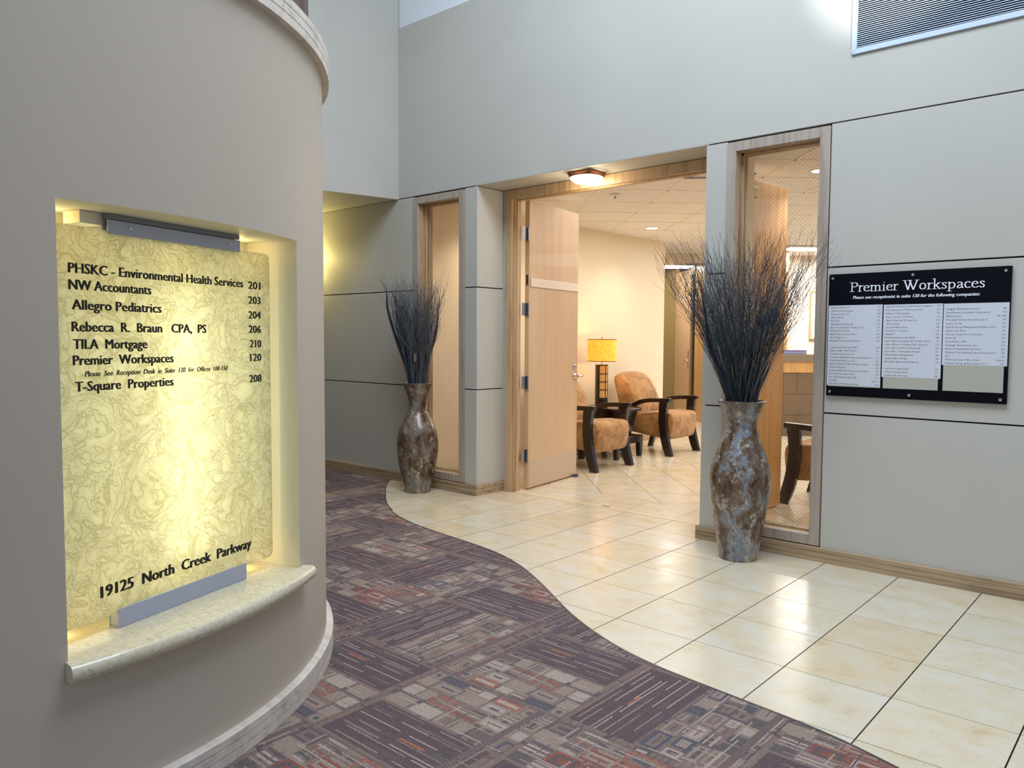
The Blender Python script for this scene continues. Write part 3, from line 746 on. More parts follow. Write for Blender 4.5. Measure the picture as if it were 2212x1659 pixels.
fbox('door_stop', (JL, 0.362, 0), (JL+.012, 0.39, 2.585), M['oakw'], tf, oo); fbox('door_stop', (JR-.012, 0.362, 0), (JR, 0.39, 2.585), M['oakw'], tf, oo)
fbox('door_stop', (JL, 0.373, 2.566), (JR, 0.421, 2.584), M['oakw'], tf, oo)

def leaf_matrix(p, ang): return Matrix.Translation(p) @ Matrix.Rotation(ang, 4, 'Z')
def make_leaf(name, hinge, tip, face_side, wood_m, left):
    """local x runs hinge->tip, local y = thickness (0..0.045), z up"""
    d = Vector((tip[0]-hinge[0], tip[1]-hinge[1])); L = d.length; ang = math.atan2(d.y, d.x)
    o = struct(empty(name, (hinge[0], hinge[1], 0), ang)); th = 0.045
    q = MB(); q.box((0, 0, 0.012), (L, th, 2.585)); q.build('door_leaf', wood_m, o, bevel=0.002, seg=1)
    return o, L
# left leaf: visible face looks towards +X  (local -y side, since the leaf runs towards +Y)
dl, L = make_leaf('door_1', (-4.485, 0.505), (-4.602, 1.392), 1, M['maple'], True)
q = MB(); q.box((0.02, -0.0025, 0.02), (L-0.02, 0, 0.262)); q.build('kick_plate', M['maple'] if False else mat('kick_plate_metal', srgb(206, 184, 160), 0.38, 0.45), dl)
q = MB(); q.box((0.02, -0.010, 1.826), (L-0.012, -0.0005, 1.905)); plate = q.build('name_plate', mat('name_plate_ivory', srgb(224, 208, 192), 0.35, 0.1), dl, bevel=0.002, seg=1)
for z in (2.29, 1.624, 0.970, 0.308):
    q = MB(); q.tube([(-0.006, 0.004, z-0.058), (-0.006, 0.004, z+0.058)], 0.0075, 12)
    q.box((-0.0015, 0.004, z-0.056), (0.0005, 0.04, z+0.056)); q.box((-0.082, 0.018, z-0.056), (-0.002, 0.021, z+0.056))
    for s in (-.052,): q.tube([(-0.006, 0.004, z-0.066), (-0.006, 0.004, z-0.056)], 0.005, 10)
    q.box((-0.0008, 0.0, z-0.055), (0.0, 0.045, z+0.055)); 
    h = q.build('hinge', M['steelp'], dl, smooth=True)
    q = MB()
    for sx, sz in ((0.012,-.04),(0.03,-.02),(0.012,0),(0.03,.02),(0.012,.04)): q.tube([(-0.002, sx, z+sz), (-0.0008, sx, z+sz)], 0.0032, 8)
    q.build('screw', M['black'], h)
q = MB(); q.tube([(-0.004, 0.018, 1.845+t) for t in (0.0,)] + [(-0.004, 0.018, 1.93)], 0.009, 12); q.build('edge_bolt', M['black'], dl, smooth=True)
def lever(par, x, z, ydir, out=-1):
    h = MB(); yy = -0.001 if ydir < 0 else 0.046
    h.lathe([(0.0,0.0),(0.027,0.0),(0.027,0.006),(0.020,0.011),(0.011,0.013),(0.011,0.045),(0.0,0.045)], (0,0,0), 24)
    R_ = Matrix.Translation((x, yy, z)) @ Matrix.Rotation(math.radians(90 if ydir < 0 else -90), 4, 'X')
    h.v = [tuple(R_ @ Vector(v)) for v in h.v]
    s = ydir; pts = [(x, yy+s*0.043, z), (x+out*0.03, yy+s*0.047, z+0.002), (x+out*0.07, yy+s*0.045, z-0.002), (x+out*0.108, yy+s*0.038, z+0.002)]
    h.tube(pts, [0.010,0.0095,0.0085,0.007], 12); return h.build('lever_handle', M['chrome'], par, smooth=True, ang=50)
lever(dl, L-0.06, 1.0, -1, -1 if False else 1); lever(dl, L-0.06, 1.0, 1, -1)
q = MB(); q.lathe([(0,0),(0.022,0),(0.022,0.007),(0.016,0.012),(0,0.012)], (0,0,0), 24); R_ = Matrix.Translation((L-0.065, -0.001, 1.095)) @ Matrix.Rotation(math.radians(90), 4, 'X'); q.v = [tuple(R_ @ Vector(v)) for v in q.v]
q.box((L-0.073, -0.017, 1.092), (L-0.057, -0.012, 1.098)); q.build('deadbolt', M['chrome'], dl, smooth=True)
q = MB()
for sx in (0.20, 0.34):
    for sz in (2.50, 2.47, 2.44): q.tube([(sx, -0.001, sz), (sx, 0.0, sz)], 0.0035, 8)
q.build('screw_hole', M['white'], dl)
q = MB(); q.tube([(0.30, 0.055, 2.52), (0.42, 0.11, 2.56), (0.50, 0.18, 2.58)], 0.006, 8); q.box((0.12, 0.046, 2.47), (0.38, 0.095, 2.545)); q.build('closer', M['alu'], dl, bevel=0.004)
q = MB(); q.prism([(0,0),(0.10,0),(0.10,0.03),(0,0.03)], 0, 0.008); q.add([(0,0,0.008),(0.10,0,0.008),(0.10,0.03,0.008),(0,0.03,0.008),(0,0,0.034),(0,0.03,0.034)], [(0,1,4),(3,5,2),(4,1,2,5),(0,4,5,3)])
stp = q.build('door_wedge', mat('wedge_rubber', srgb(70, 86, 112), 0.6), None, loc=(-4.545, 1.35, 0.0)); stp.rotation_euler = (0, 0, math.radians(175))
tag(stp, 'small slate blue rubber wedge holding the left door leaf open', 'door stop')
# right leaf
dr, L2 = make_leaf('door_2', (-2.655, 0.505), (-2.520, 1.392), -1, M['mapleo'], False)
for z in (2.29, 1.624, 0.970, 0.308):
    q = MB(); q.tube([(-0.006, 0.041, z-0.058), (-0.006, 0.041, z+0.058)], 0.0075, 12); q.box((-0.001, 0.002, z-0.056), (0.0005, 0.043, z+0.056)); q.build('hinge', M['steelp'], dr, smooth=True)
q = MB(); q.box((0.06, -0.075, 2.43), (0.37, -0.001, 2.515)); q.build('closer', mat('closer_gold', srgb(176, 158, 118), 0.35, 0.6), dr, bevel=0.010, seg=3)
q = MB(); q.tube([(0.15, -0.05, 2.52), (0.10, -0.22, 2.55), (-0.03, -0.06, 2.57)], 0.007, 8); q.build('closer_arm', M['alu'], dr)
for z in (1.03, 0.90):
    q = MB(); q.tube([(L2, 0.022, z), (L2+0.012, 0.022, z)], 0.008, 12); q.build('bolt', M['chrome'], dr, smooth=True)
# closer arm bracket at the head
q = MB(); q.tube([(-2.78, 0.50, 2.60), (-3.05, 0.66, 2.615), (-2.62, 0.86, 2.60)], 0.008, 8); q.build('closer_arm', M['alu'], tf, loc=(-ox, -0.4, 0))

# far door in the suite corridor
d3, L3 = make_leaf('door_3', (-7.30, 8.05), (-6.62, 7.36), 1, M['maple'], True)
q = MB(); q.box((L3-0.085, 0.045, 0.86), (L3-0.045, 0.052, 1.18)); q.build('lock_plate', M['chrome'], d3)
lever(d3, L3-0.065, 1.0, 1, -1); q = MB(); q.box((L3-0.085, -0.007, 0.86), (L3-0.045, 0.0, 1.18)); q.build('lock_plate', M['chrome'], d3); lever(d3, L3-0.065, 1.0, -1, -1)
t4 = struct(empty('trim_4', (-6.2, 6.8, 0)))
def mbar(p, q_, w_, h, nm, mt, par, z0=0.0):
    p = Vector(p); q_ = Vector(q_); d = (q_-p).normalized(); n = Vector((-d.y, d.x))*w_
    bb_ = MB(); o_ = par.location; bb_.prism([(v.x-o_.x, v.y-o_.y) for v in (p, q_, q_+n, p+n)], z0, h); return bb_.build(nm, mt, par, bevel=0.002, seg=1)
mbar((-6.40, 7.12), (-6.02, 6.76), 0.06, 2.62, 'door_frame', M['mapleo'], t4)
mbar((-6.52, 7.25), (-6.44, 7.17), 0.03, 2.62, 'gap_shade_bar', M['black'], t4)  # black bar standing in for the shaded gap between leaf and frame
mbar((-6.00, 6.74), (-4.6, 5.6+.9), 0.08, 2.70, 'side_panel', M['mapleo'], t4)
b = MB(); b.box((-8.9, 8.2, 0), (-7.35, 8.3, 2.72)); b.build('corridor_partition', mat('olive_wall_paint', srgb(150, 130, 84), 0.6), sw)

# ================================================================== LETTERING
def stamp(bm, body, x0, x1, y0, cap, fn, bold=0.0, shear=0.0, align='fit', res=2, off=0.0, font_squash=None):
    """write text into collector bm; fn(x,y)->3D; x0..x1 is the fitted extent, y0 baseline, cap = capital height"""
    cu = bpy.data.curves.new('t', 'FONT'); cu.body = body; cu.size = 1; cu.resolution_u = res; cu.offset = off
    to = bpy.data.objects.new('t', cu); COL.objects.link(to)
    dg = bpy.context.evaluated_depsgraph_get(); me = bpy.data.meshes.new_from_object(to.evaluated_get(dg))
    n = len(me.vertices); co = np.zeros(n*3, np.float32); me.vertices.foreach_get('co', co); co = co.reshape(-1, 3)
    faces = [tuple(p.vertices) for p in me.polygons]
    bpy.data.objects.remove(to); bpy.data.curves.remove(cu); bpy.data.meshes.remove(me)
    if n == 0: return
    s = cap/CAPH; xmin, xmax = co[:,0].min(), co[:,0].max()
    if align == 'fit': sx = (x1-x0-abs(bold)*2)/(xmax-xmin)
    elif align == 'left': sx = s*0.92
    elif align == 'right': sx = s*0.92
    w_ = (xmax-xmin)*sx
    bx = x0 + abs(bold) if align in ('fit', 'left') else x1 - w_
    X = (co[:,0]-xmin)*sx + bx; Y = co[:,1]*s
    X = X + Y*shear - (shear*cap*0.3 if shear else 0); Y = Y + y0
    steps = [0.0] if not bold else [-bold, -bold/3, bold/3, bold]
    for k_, dx in enumerate(steps): bm.add([(lambda p: (p[0], p[1]-k_*3e-5, p[2]))(fn(a+dx, c_)) for a, c_ in zip(X.tolist(), Y.tolist())], faces)
def _cap():
    cu = bpy.data.curves.new('t', 'FONT'); cu.body = 'H'; to = bpy.data.objects.new('t', cu); COL.objects.link(to)
    me = bpy.data.meshes.new_from_object(to.evaluated_get(bpy.context.evaluated_depsgraph_get())); h = max(v.co.y for v in me.vertices)
    bpy.data.objects.remove(to); bpy.data.curves.remove(cu); bpy.data.meshes.remove(me); return h
CAPH = _cap()

# ================================================================== DIRECTORY IN THE NICHE (glass, brackets, shelf)
GN = 0.092
gp = empty('glass_directory_panel', tuple(sp(0.46, GN+.004, 0.54))); gp.rotation_euler = (0, 0, math.atan2(U2.y, U2.x))
tag(gp, 'backlit yellow crinkled glass directory with black lettering in the curved wall niche', 'sign')
def rrect(x0, x1, z0, z1, r, n=6):
    out = []
    for cx, cz, s in ((x1-r, z0+r, -90), (x1-r, z1-r, 0), (x0+r, z1-r, 90), (x0+r, z0+r, 180)):
        for i in range(n+1): a = math.radians(s+90*i/n); out.append((cx+r*math.cos(a), cz+r*math.sin(a)))
    return out
q = MB(); q.sweep(rrect(0.018-.46, 0.900-.46, 0.0, 1.126, 0.022), -0.004, 0.004, lambda a, b_, c_: (a, c_, b_))
q.build('glass_sheet', M['signglass'], gp)
ink = mat('sign_lettering_black', srgb(14, 10, 12), 0.5)
rows = [('PHSKC - Environmental Health Services', .097, .765, 1.536), ('NW Accountants', .097, .373, 1.490), ('Allegro Pediatrics', .105, .410, 1.435),
        ('Rebecca  R.  Braun   CPA,  PS', .103, .592, 1.374), ('TILA  Mortgage', .106, .354, 1.325), ('Premier  Workspaces', .104, .453, 1.280), ('T-Square  Properties', .108, .451, 1.206)]
nums = [('201', 1.533), ('203', 1.4805), ('204', 1.4275), ('206', 1.3765), ('210', 1.3245), ('120', 1.275), ('208', 1.199)]
lf = lambda a, c_: (a-.46, -0.0052, c_-.54)
for t, u0, u1, z in rows:
    q = MB(); stamp(q, t, u0, u1, z, 0.0275, lf, bold=0.0019); q.build('lettering', ink, gp, fix=False, props={'kind': 'stuff'})
for t, z in nums:
    q = MB(); stamp(q, t, 0.788 if t != '120' and t != '210' else 0.793, 0.852, z, 0.0265, lf, bold=0.0019); q.build('lettering', ink, gp, fix=False, props={'kind': 'stuff'})
q = MB(); stamp(q, 'Please  See  Reception  Desk  in  Suite  120  for  Offices  100-150', .140, .684, 1.247, 0.0150, lf, bold=0.0009, shear=0.22); q.build('lettering', ink, gp, fix=False, props={'kind': 'stuff'})
q = MB(); stamp(q, '19125  North  Creek  Parkway', .171, .789, 0.601, 0.0335, lf, bold=0.0028); q.build('lettering', ink, gp, fix=False, props={'kind': 'stuff'})

def sbox(nm, a, c_, mt, par=None, bev=0.001):
    q = MB(); q.box(a, c_, M=MS); return q.build(nm, mt, par, bevel=bev, seg=1)
tb = empty('upper_bracket', tuple(sp(0.48, .1, 1.70))); tag(tb, 'long grey metal bracket clamping the top edge of the glass directory', 'bracket')
Ti = Matrix.Translation(-tb.location)
def tbx(nm, a, c_, mt, bev=0.001):
    q = MB(); q.box(a, c_, M=Ti@MS); return q.build(nm, mt, tb, bevel=bev, seg=1)
tbx('clamp_plate', (0.220, GN-0.009, 1.658), (0.745, GN-0.002, 1.6975), M['alu'])
tbx('head_channel', (0.220, GN-0.006, 1.6995), (0.745, GN+0.05, 1.716), mat('channel_grey', srgb(128, 130, 138), 0.5, 0.2))
tbx('back_plate', (0.215, GN+0.010, 1.655), (0.740, GN+0.016, 1.6995), M['alu'])
tbx('mounting_block', (0.150, GN+0.016, 1.680), (0.222, GN+0.085, 1.7155), M['niche'])
for u in (0.295, 0.697):
    q = MB(); q.lathe([(0,0),(0.005,0),(0.005,0.002),(0.003,0.003),(0,0.003)], (0,0,0), 16)
    R_ = Ti @ MS @ Matrix.Translation((u, GN-0.009, 1.680)) @ Matrix.Rotation(math.radians(90), 4, 'X'); q.v = [tuple(R_ @ Vector(v)) for v in q.v]; q.build('screw', M['chrome'], tb, smooth=True)
lb = empty('lower_bracket', tuple(sp(0.49, .09, 0.496))); tag(lb, 'long silver metal bracket on the stone shelf holding the glass directory foot', 'bracket')
Ti = Matrix.Translation(-lb.location)
for nm, a, c_ in (('face_plate', (0.222, GN-0.010, 0.496), (0.753, GN-0.0055, 0.553)), ('foot_plate', (0.222, GN-0.0055, 0.496), (0.753, GN+0.03, 0.5005)), ('rear_plate', (0.222, GN+0.026, 0.5005), (0.753, GN+0.030, 0.538)), ('packing_strip', (0.224, GN-0.0055, 0.5007), (0.751, GN+0.026, 0.5395))):
    q = MB(); q.box(a, c_, M=Ti@MS); q.build(nm, M['alu'], lb, bevel=0.0008, seg=1)

# shelf: bullnosed cream stone that follows the drum
shelf = MB(); sa0, sa1 = math.radians(-0.1), math.radians(36.2); n = 48; secs = []
NB = 10
for i in range(n+1):
    az = sa0+(sa1-sa0)*i/n; ro = DR+0.034
    ringp = []
    rin = DR-0.002 if (az < a0 or az > a1) else None
    prof = []
    for k in range(NB+1):
        t = -PI/2+PI*k/NB; prof.append((ro+0.018*math.cos(t)-0.0, 0.471+0.0245*math.sin(t)))
    for r, z in prof: ringp.append(Vector(cylp(az, r, z)))
    p = Vector(cylp(az, DR, 0)); u = min(max((Vector((p.x, p.y))-A2).dot(U2), 0.001), UL-0.001)
    if rin: ip = Vector(cylp(az, DR-0.003, 0)); 
    else: ip = sp(u, ND-0.002, 0)
    ringp += [Vector((ip.x, ip.y, 0.4955)), Vector((ip.x, ip.y, 0.4465))]
    secs.append(ringp)
shelf.loft(secs)
so = shelf.build('stone_shelf', M['granite'], None, smooth=True, ang=40)
tag(so, 'curved cream speckled stone shelf under the glass directory on the drum wall', 'shelf')
# lamps hidden behind the glass
def niche_light(u, n_, z, su, sz, power, col, rx=0.0, nm='niche_lamp'):
    l = bpy.data.lights.new(nm, 'AREA'); l.shape = 'RECTANGLE'; l.size = su; l.size_y = sz; l.energy = power; l.color = col
    o = bpy.data.objects.new(nm, l); COL.objects.link(o)
    o.location = sp(u, n_, z); o.rotation_euler = (-N3 if rx == 0 else Vector((0,0,rx))).to_track_quat('-Z', 'Y').to_euler(); return o
niche_light(0.47, ND-0.012, 1.10, 0.80, 1.06, 3.6, (1.0, 0.92, 0.56)); niche_light(0.50, ND-0.020, 1.08, 0.10, 0.85, 1.5, (1.0, 0.95, 0.72))
for u_, z_ in ((0.10, 1.685), (0.47, 1.69), (0.84, 1.685), (0.10, 0.525), (0.47, 0.52), (0.84, 0.525)):
    point('niche_bulb', tuple(sp(u_, ND-0.055, z_)), 0.22, (1.0, 0.70, 0.28), 0.012)

# ================================================================== TENANT BOARD ON THE RIGHT WALL
BX, BZ = -1.212, 1.394
tbd = empty('tenant_board', (BX, -0.008, 1.030)); tag(tbd, 'black tenant directory board with three white name columns on right wall', 'sign')
bf = lambda a, c_: (a-BX, -0.0135, c_-1.030)
q = MB(); q.box((-1.679-BX, -0.012, 0), (-0.744-BX, 0.006, 0.727)); q.build('board', mat('board_black', srgb(4, 5, 16), 0.55, spec=0.12), tbd, bevel=0.001, seg=1)
cardm = mat('name_card_white', srgb(206, 210, 220), 0.32); cardb = mat('board_window_grey', srgb(176, 176, 164), 0.4)
for x0, x1, z0, z1, zb, xb in ((-1.676,-1.372,1.094,1.571,1.088,-1.372), (-1.366,-1.060,1.153,1.569,1.088,-1.072), (-1.056,-0.748,1.231,1.567,1.089,-0.762)):
    q = MB(); q.box((x0+.008-BX, -0.0126, zb-1.030), (xb-BX, -0.0122, z1-.01-1.030)); q.build('window_strip', cardb, tbd)
    q = MB(); q.box((x0-BX, -0.0132, z0-1.030), (x1-BX, -0.0124, z1-1.030)); q.build('name_card', cardm, tbd)
C1 = [('26Consulting, Inc','109'),('AAA Insurance Agency','147'),('Access Loans, LLC','104'),('AIDC USA LLC','129'),('ALV, LLC','120'),('Ameriprise Financial','100'),('Bear Creek Speech Therapy, LLC','107'),('Bentley Properties','101'),('Billie Grissom Law, PLLC','120'),('Bon Mangé, Inc','120'),('Burnell Financial Solutions','126'),None,('Cassandra Kolbicnik, LMFT','134'),('Celia Griffin, CPA, PLLC','120'),('Certified Laboratories','111'),('Contract Manufacturing Consultants, Inc','131'),('Crosswind Advisors, LLC','127'),('Dave Cudworth, LMHC & Sports Psych.','123B'),('Davis Institute','140'),('Diamond Benefits Insurance Services','120'),('Dr. Orlando Navas, Ph.D','108'),('Dr. Terry MacDonald, PsyD','114'),('Econify','138/139'),('Empowered Mind Hypnotherapy','144')]
C2 = [('Farmers Insurance Jeff Reinkert Agency','125'),('First American Title Insurance','112'),('Fraxion Technologies','120'),('Gary T. Irwin, CPA PLLC','116'),('Geer Financial Group, Inc.','123'),('GPS Renting','122'),('Grant & Associates','124'),('Guidance To Justice','120'),('Hawks IT','120'),('Kristen Kvamme PsyD, FNTP','148'),('Law Office of Jennifer M. Modak, PLLC','103'),('Law Offices of Michael R.E. Sanders','120'),('Law Offices of Robert Pampell','120'),('Law Office of Samantha Arango','120'),('Liberty Asset Management','145'),('LLyana Hypnotherapy','144'),('Mindfully Balancing Wellness','115'),None,('omiSource Janitorial','120'),('ONLC Training Center','137'),('Organic Mind Therapy','143')]
C3 = [('Padgett Business Services','128'),('PlanMember Securities Corporation','106'),('PMI Joinease','141, 142'),('Principal Global Investors, LLC','132'),('Quarry Group','120'),('Real Property Management Eclipse, LLC','117'),('Santor Law Firm','120'),('Starcom Computer Corporation','102'),('Steth IQ','110'),('Steve Perry, CPA','120'),('Strategic Resources, Inc','113'),('Summit Psychiatric Services','149'),('TaxSave Consulting & Tax Services, LLC','130'),('TDIC','121'),('Weintraub Law Office, PLLC.','135/136'),('Wilson, Haug, & Associates, P.S.','133')]
for rows_, xl, xr, zt, zb in ((C1, -1.662, -1.384, 1.558, 1.104), (C2, -1.352, -1.074, 1.557, 1.164), (C3, -1.042, -0.762, 1.537, 1.241)):
    q = MB(); pitch = (zt-zb)/(len(rows_)-1)
    for k, rw in enumerate(rows_):
        if not rw: continue
        z = zt-pitch*k-0.004
        wd = len(rw[0])*0.0062
        stamp(q, rw[0], xl, min(xl+wd*1.02, xr-0.03), z, 0.0088, bf, res=1); stamp(q, rw[1], xl, xr, z, 0.0088, bf, align='right', res=1)
    q.build('lettering', ink, tbd, fix=False, props={'kind': 'stuff'})
wht = mat('board_lettering_white', srgb(238, 240, 250), 0.5)
q = MB(); stamp(q, 'Please see receptionist in suite 120 for the following companies:', -1.538, -0.885, 1.607, 0.0175, bf, bold=0.0007, shear=0.2); q.build('lettering', wht, tbd, fix=False, props={'kind': 'stuff'})
# title in a broad-pen serif hand: strokes swept with a tilted rectangular pen
GL = {
 'P': (0.56, [[(0.14,0),(0.14,1)],[(0.14,.98),(0.34,.98),(0.46,.93),(0.52,.80),(0.48,.62),(0.36,.52),(0.14,.50)],[(0.02,0),(0.27,0)],[(0.02,1),(0.14,1)]]),
 'W': (1.02, [[(0.10,1),(0.33,0)],[(0.33,0),(0.50,.92)],[(0.42,1),(0.68,0)],[(0.68,0),(0.92,1)],[(0.0,1),(0.20,1)],[(0.32,1),(0.54,1)],[(0.82,1),(1.0,1)]]),
 'r': (0.36, [[(0.12,0),(0.12,.64)],[(0.12,.44),(0.20,.60),(0.30,.64),(0.34,.58)],[(0.03,0),(0.23,0)],[(0.03,.62),(0.12,.64)]]),
 'e': (0.46, [[(0.08,.36),(0.40,.38),(0.38,.54),(0.26,.65),(0.12,.58),(0.06,.36),(0.08,.14),(0.22,.0),(0.34,.03),(0.42,.12)]]),
 'm': (0.84, [[(0.12,0),(0.12,.64)],[(0.12,.48),(0.22,.62),(0.34,.62),(0.40,.50),(0.40,0)],[(0.40,.48),(0.50,.62),(0.62,.62),(0.68,.50),(0.68,0)],[(0.03,0),(0.22,0)],[(0.31,0),(0.50,0)],[(0.59,0),(0.78,0)],[(0.03,.62),(0.12,.64)]]),
 'i': (0.26, [[(0.12,0),(0.12,.64)],[(0.03,0),(0.22,0)],[(0.03,.62),(0.12,.64)],[(0.115,.86),(0.125,.88)]]),
 'o': (0.52, [[(0.25,.65),(0.13,.58),(0.07,.33),(0.13,.07),(0.26,.0),(0.39,.07),(0.45,.33),(0.39,.58),(0.25,.65)]]),
 'k': (0.53, [[(0.12,0),(0.12,1.06)],[(0.40,.62),(0.14,.30)],[(0.20,.38),(0.46,0)],[(0.03,0),(0.22,0)],[(0.33,.63),(0.48,.63)],[(0.37,0),(0.52,0)],[(0.03,1.04),(0.12,1.06)]]),
 's': (0.38, [[(0.31,.52),(0.26,.63),(0.13,.62),(0.08,.50),(0.13,.40),(0.27,.30),(0.32,.16),(0.26,.03),(0.14,.0),(0.06,.12)]]),
 'p': (0.54, [[(0.12,-.28),(0.12,.64)],[(0.12,.46),(0.22,.62),(0.36,.60),(0.46,.42),(0.44,.16),(0.34,.02),(0.22,.0),(0.12,.10)],[(0.02,-.28),(0.24,-.28)],[(0.03,.62),(0.12,.64)]]),
 'a': (0.45, [[(0.09,.52),(0.18,.63),(0.30,.60),(0.34,.48),(0.34,.08),(0.42,.02)],[(0.34,.38),(0.16,.30),(0.07,.18),(0.10,.04),(0.20,.0),(0.34,.12)]]),
 'c': (0.43, [[(0.38,.52),(0.30,.63),(0.18,.62),(0.08,.48),(0.07,.26),(0.14,.06),(0.26,.0),(0.39,.10)]]),
 ' ': (0.30, [])}
def pen_text(bm, body, x0, x1, y0, cap, fn):
    tot = sum(GL[ch][0] for ch in body); sx = (x1-x0)/tot; x = 0
    pw, ph = 0.040, 0.020; kk = [0]
    for ch in body:
        adv, st = GL[ch]
        for s in st:
            if len(s) > 3:   # smooth the polyline
                for _ in range(2):
                    ns = [s[0]]
                    for a, c_ in zip(s[:-1], s[1:]): ns += [(a[0]*.75+c_[0]*.25, a[1]*.75+c_[1]*.25), (a[0]*.25+c_[0]*.75, a[1]*.25+c_[1]*.75)]
                    s = ns + [s[-1]]
            for a, c_ in zip(s[:-1], s[1:]):
                vv = []
                for p in (a, c_): vv += [(p[0]-pw, p[1]-ph), (p[0]+pw, p[1]-ph), (p[0]+pw, p[1]+ph), (p[0]-pw, p[1]+ph)]
                pts = sorted(set(vv)); 
                def half(P_):
                    h = []
                    for p in P_:
                        while len(h) > 1 and (h[-1][0]-h[-2][0])*(p[1]-h[-2][1])-(h[-1][1]-h[-2][1])*(p[0]-h[-2][0]) <= 0: h.pop()
                        h.append(p)
                    return h
                lo = half(pts); hi = half(pts[::-1]); hull = lo[:-1]+hi[:-1]
                kk[0] += 1; bm.add([(lambda q_: (q_[0], q_[1]-(kk[0]%60)*2e-6-1e-5*(len(s)>3), q_[2]))(fn(x0+(x+p[0])*sx, y0+p[1]*cap)) for p in hull], [tuple(range(len(hull)))[::1]])
        x += adv
q = MB(); pen_text(q, 'Premier Workspaces', -1.556, -0.862, 1.650, 0.053, bf); q.build('lettering', wht, tbd, fix=False, props={'kind': 'stuff'})
for sx_, sz_ in ((-1.658,1.732),(-1.218,1.733),(-0.770,1.733),(-1.658,1.056),(-1.216,1.055),(-0.772,1.054)):
    q = MB(); q.lathe([(0.0025,0.006),(0.0035,0.0065),(0.008,0.005),(0.0095,0.0),(0.0,0.0)], (0,0,0), 20)
    R_ = Matrix.Translation((sx_-BX, -0.012, sz_-1.030)) @ Matrix.Rotation(math.radians(90), 4, 'X'); q.v = [tuple(R_ @ Vector(v)) for v in q.v]
    sc_ = q.build('screw', M['chrome'], tbd, smooth=True)
    q = MB(); q.lathe([(0.0,0.0062),(0.003,0.0062)], (0,0,0), 12); q.v = [tuple(R_ @ Vector(v)) for v in q.v]; q.build('screw_socket', M['black'], sc_)
# faint writing on the door name plate
q = MB(); stamp(q, 'Premier Workspaces', 0.06, 0.30, 1.858, 0.016, lambda a, c_: (a, -0.0105, c_), res=1)
q.build('lettering', mat('plate_lettering_cream', srgb(244, 234, 222), 0.5), plate, fix=False)

# ================================================================== VENT GRILLE
vg = empty('vent_grille', (-0.70, 0.0, 3.03)); tag(vg, 'large white framed louvred air grille high on the right wall', 'vent')
vx0, vx1, vz0, vz1 = -1.594+.70, 0.15+.70, 0.0, 0.62; fw = 0.031
vm = mat('grille_white', srgb(196, 210, 228), 0.35)
for poly in ([(vx0,vz0),(vx1,vz0),(vx1-fw,vz0+fw),(vx0+fw,vz0+fw)], [(vx1,vz0),(vx1,vz1),(vx1-fw,vz1-fw),(vx1-fw,vz0+fw)], [(vx1,vz1),(vx0,vz1),(vx0+fw,vz1-fw),(vx1-fw,vz1-fw)], [(vx0,vz1),(vx0,vz0),(vx0+fw,vz0+fw),(vx0+fw,vz1-fw)]):
    q = MB(); q.sweep(poly, -0.014, -0.0005, lambda a, b_, c_: (a, c_, b_)); q.build('frame_rail', vm, vg, bevel=0.002, seg=1)
q = MB(); q.box((vx0+.01, -0.001, vz0+.01), (vx1-.01, -0.0002, vz1-.01)); q.build('back_plate', mat('grille_dark', srgb(14, 16, 44), 0.7), vg)
q = MB(); z = vz0+fw+0.004
while z < vz1-fw-.004:
    q.add([(vx0+fw,-0.012,z),(vx1-fw,-0.012,z),(vx1-fw,-0.003,z+0.0045),(vx0+fw,-0.003,z+0.0045),(vx0+fw,-0.012,z+0.0035),(vx1-fw,-0.012,z+0.0035),(vx1-fw,-0.003,z+0.008),(vx0+fw,-0.003,z+0.008)], [(0,1,5,4),(1,2,6,5),(2,3,7,6),(3,0,4,7),(4,5,6,7),(0,3,2,1)])
    z += 0.0118
q.build('louvre_bars', vm, vg, props={'kind': 'stuff'})

# ================================================================== FLUSH CEILING LAMP IN THE RECESS
cl = empty('ceiling_lamp', (-3.62, 0.165, ZT)); tag(cl, 'lit flush opal glass ceiling lamp with square base above the entrance', 'ceiling light')
q = MB(); s_ = 0.108; R_ = Matrix.Rotation(math.radians(0), 4, 'Z'); q.box((-s_, -s_, -0.022), (s_, s_, 0.0), M=R_); q.box((-s_*.94, -s_*.94, -0.040), (s_*.94, s_*.94, -0.022), M=R_); q.build('base_plate', M['brass'], cl, bevel=0.004)
q = MB(); q.lathe([(0.0,-0.095),(0.05,-0.092),(0.095,-0.078),(0.125,-0.056),(0.130,-0.046),(0.122,-0.040),(0.0,-0.040)], (0,0,0), 40)
q.build('glass_bowl', M['lampglow'], cl, smooth=True)
point('ceiling_lamp_bulb', (-3.62, 0.165, ZT-0.13), 9, WARM, 0.06)

# corridor wall sconce behind the drum
sc1 = empty('wall_sconce', (-7.08, 0.0, 2.08)); tag(sc1, 'lit yellow wall sconce in the corridor behind the drum wall', 'wall light')
q = MB(); q.box((-0.06, -0.012, -0.12), (0.06, 0.0, 0.12)); q.build('back_plate', M['brass'], sc1, bevel=0.003)
q = MB(); q.lathe([(0.02,-0.12),(0.06,-0.09),(0.075,0.0),(0.07,0.10),(0.05,0.12)], (0,-0.012,0), 24, a0=PI, a1=2*PI); q.build('shade', M['sconceglow'], sc1, smooth=True)
point('sconce_bulb', (-7.10, -0.17, 2.22), 16.0, (1.0, 0.80, 0.28), 0.03); point('sconce_bulb_low', (-7.04, -0.10, 2.02), 1.2, (0.95, 0.95, 0.35), 0.02)

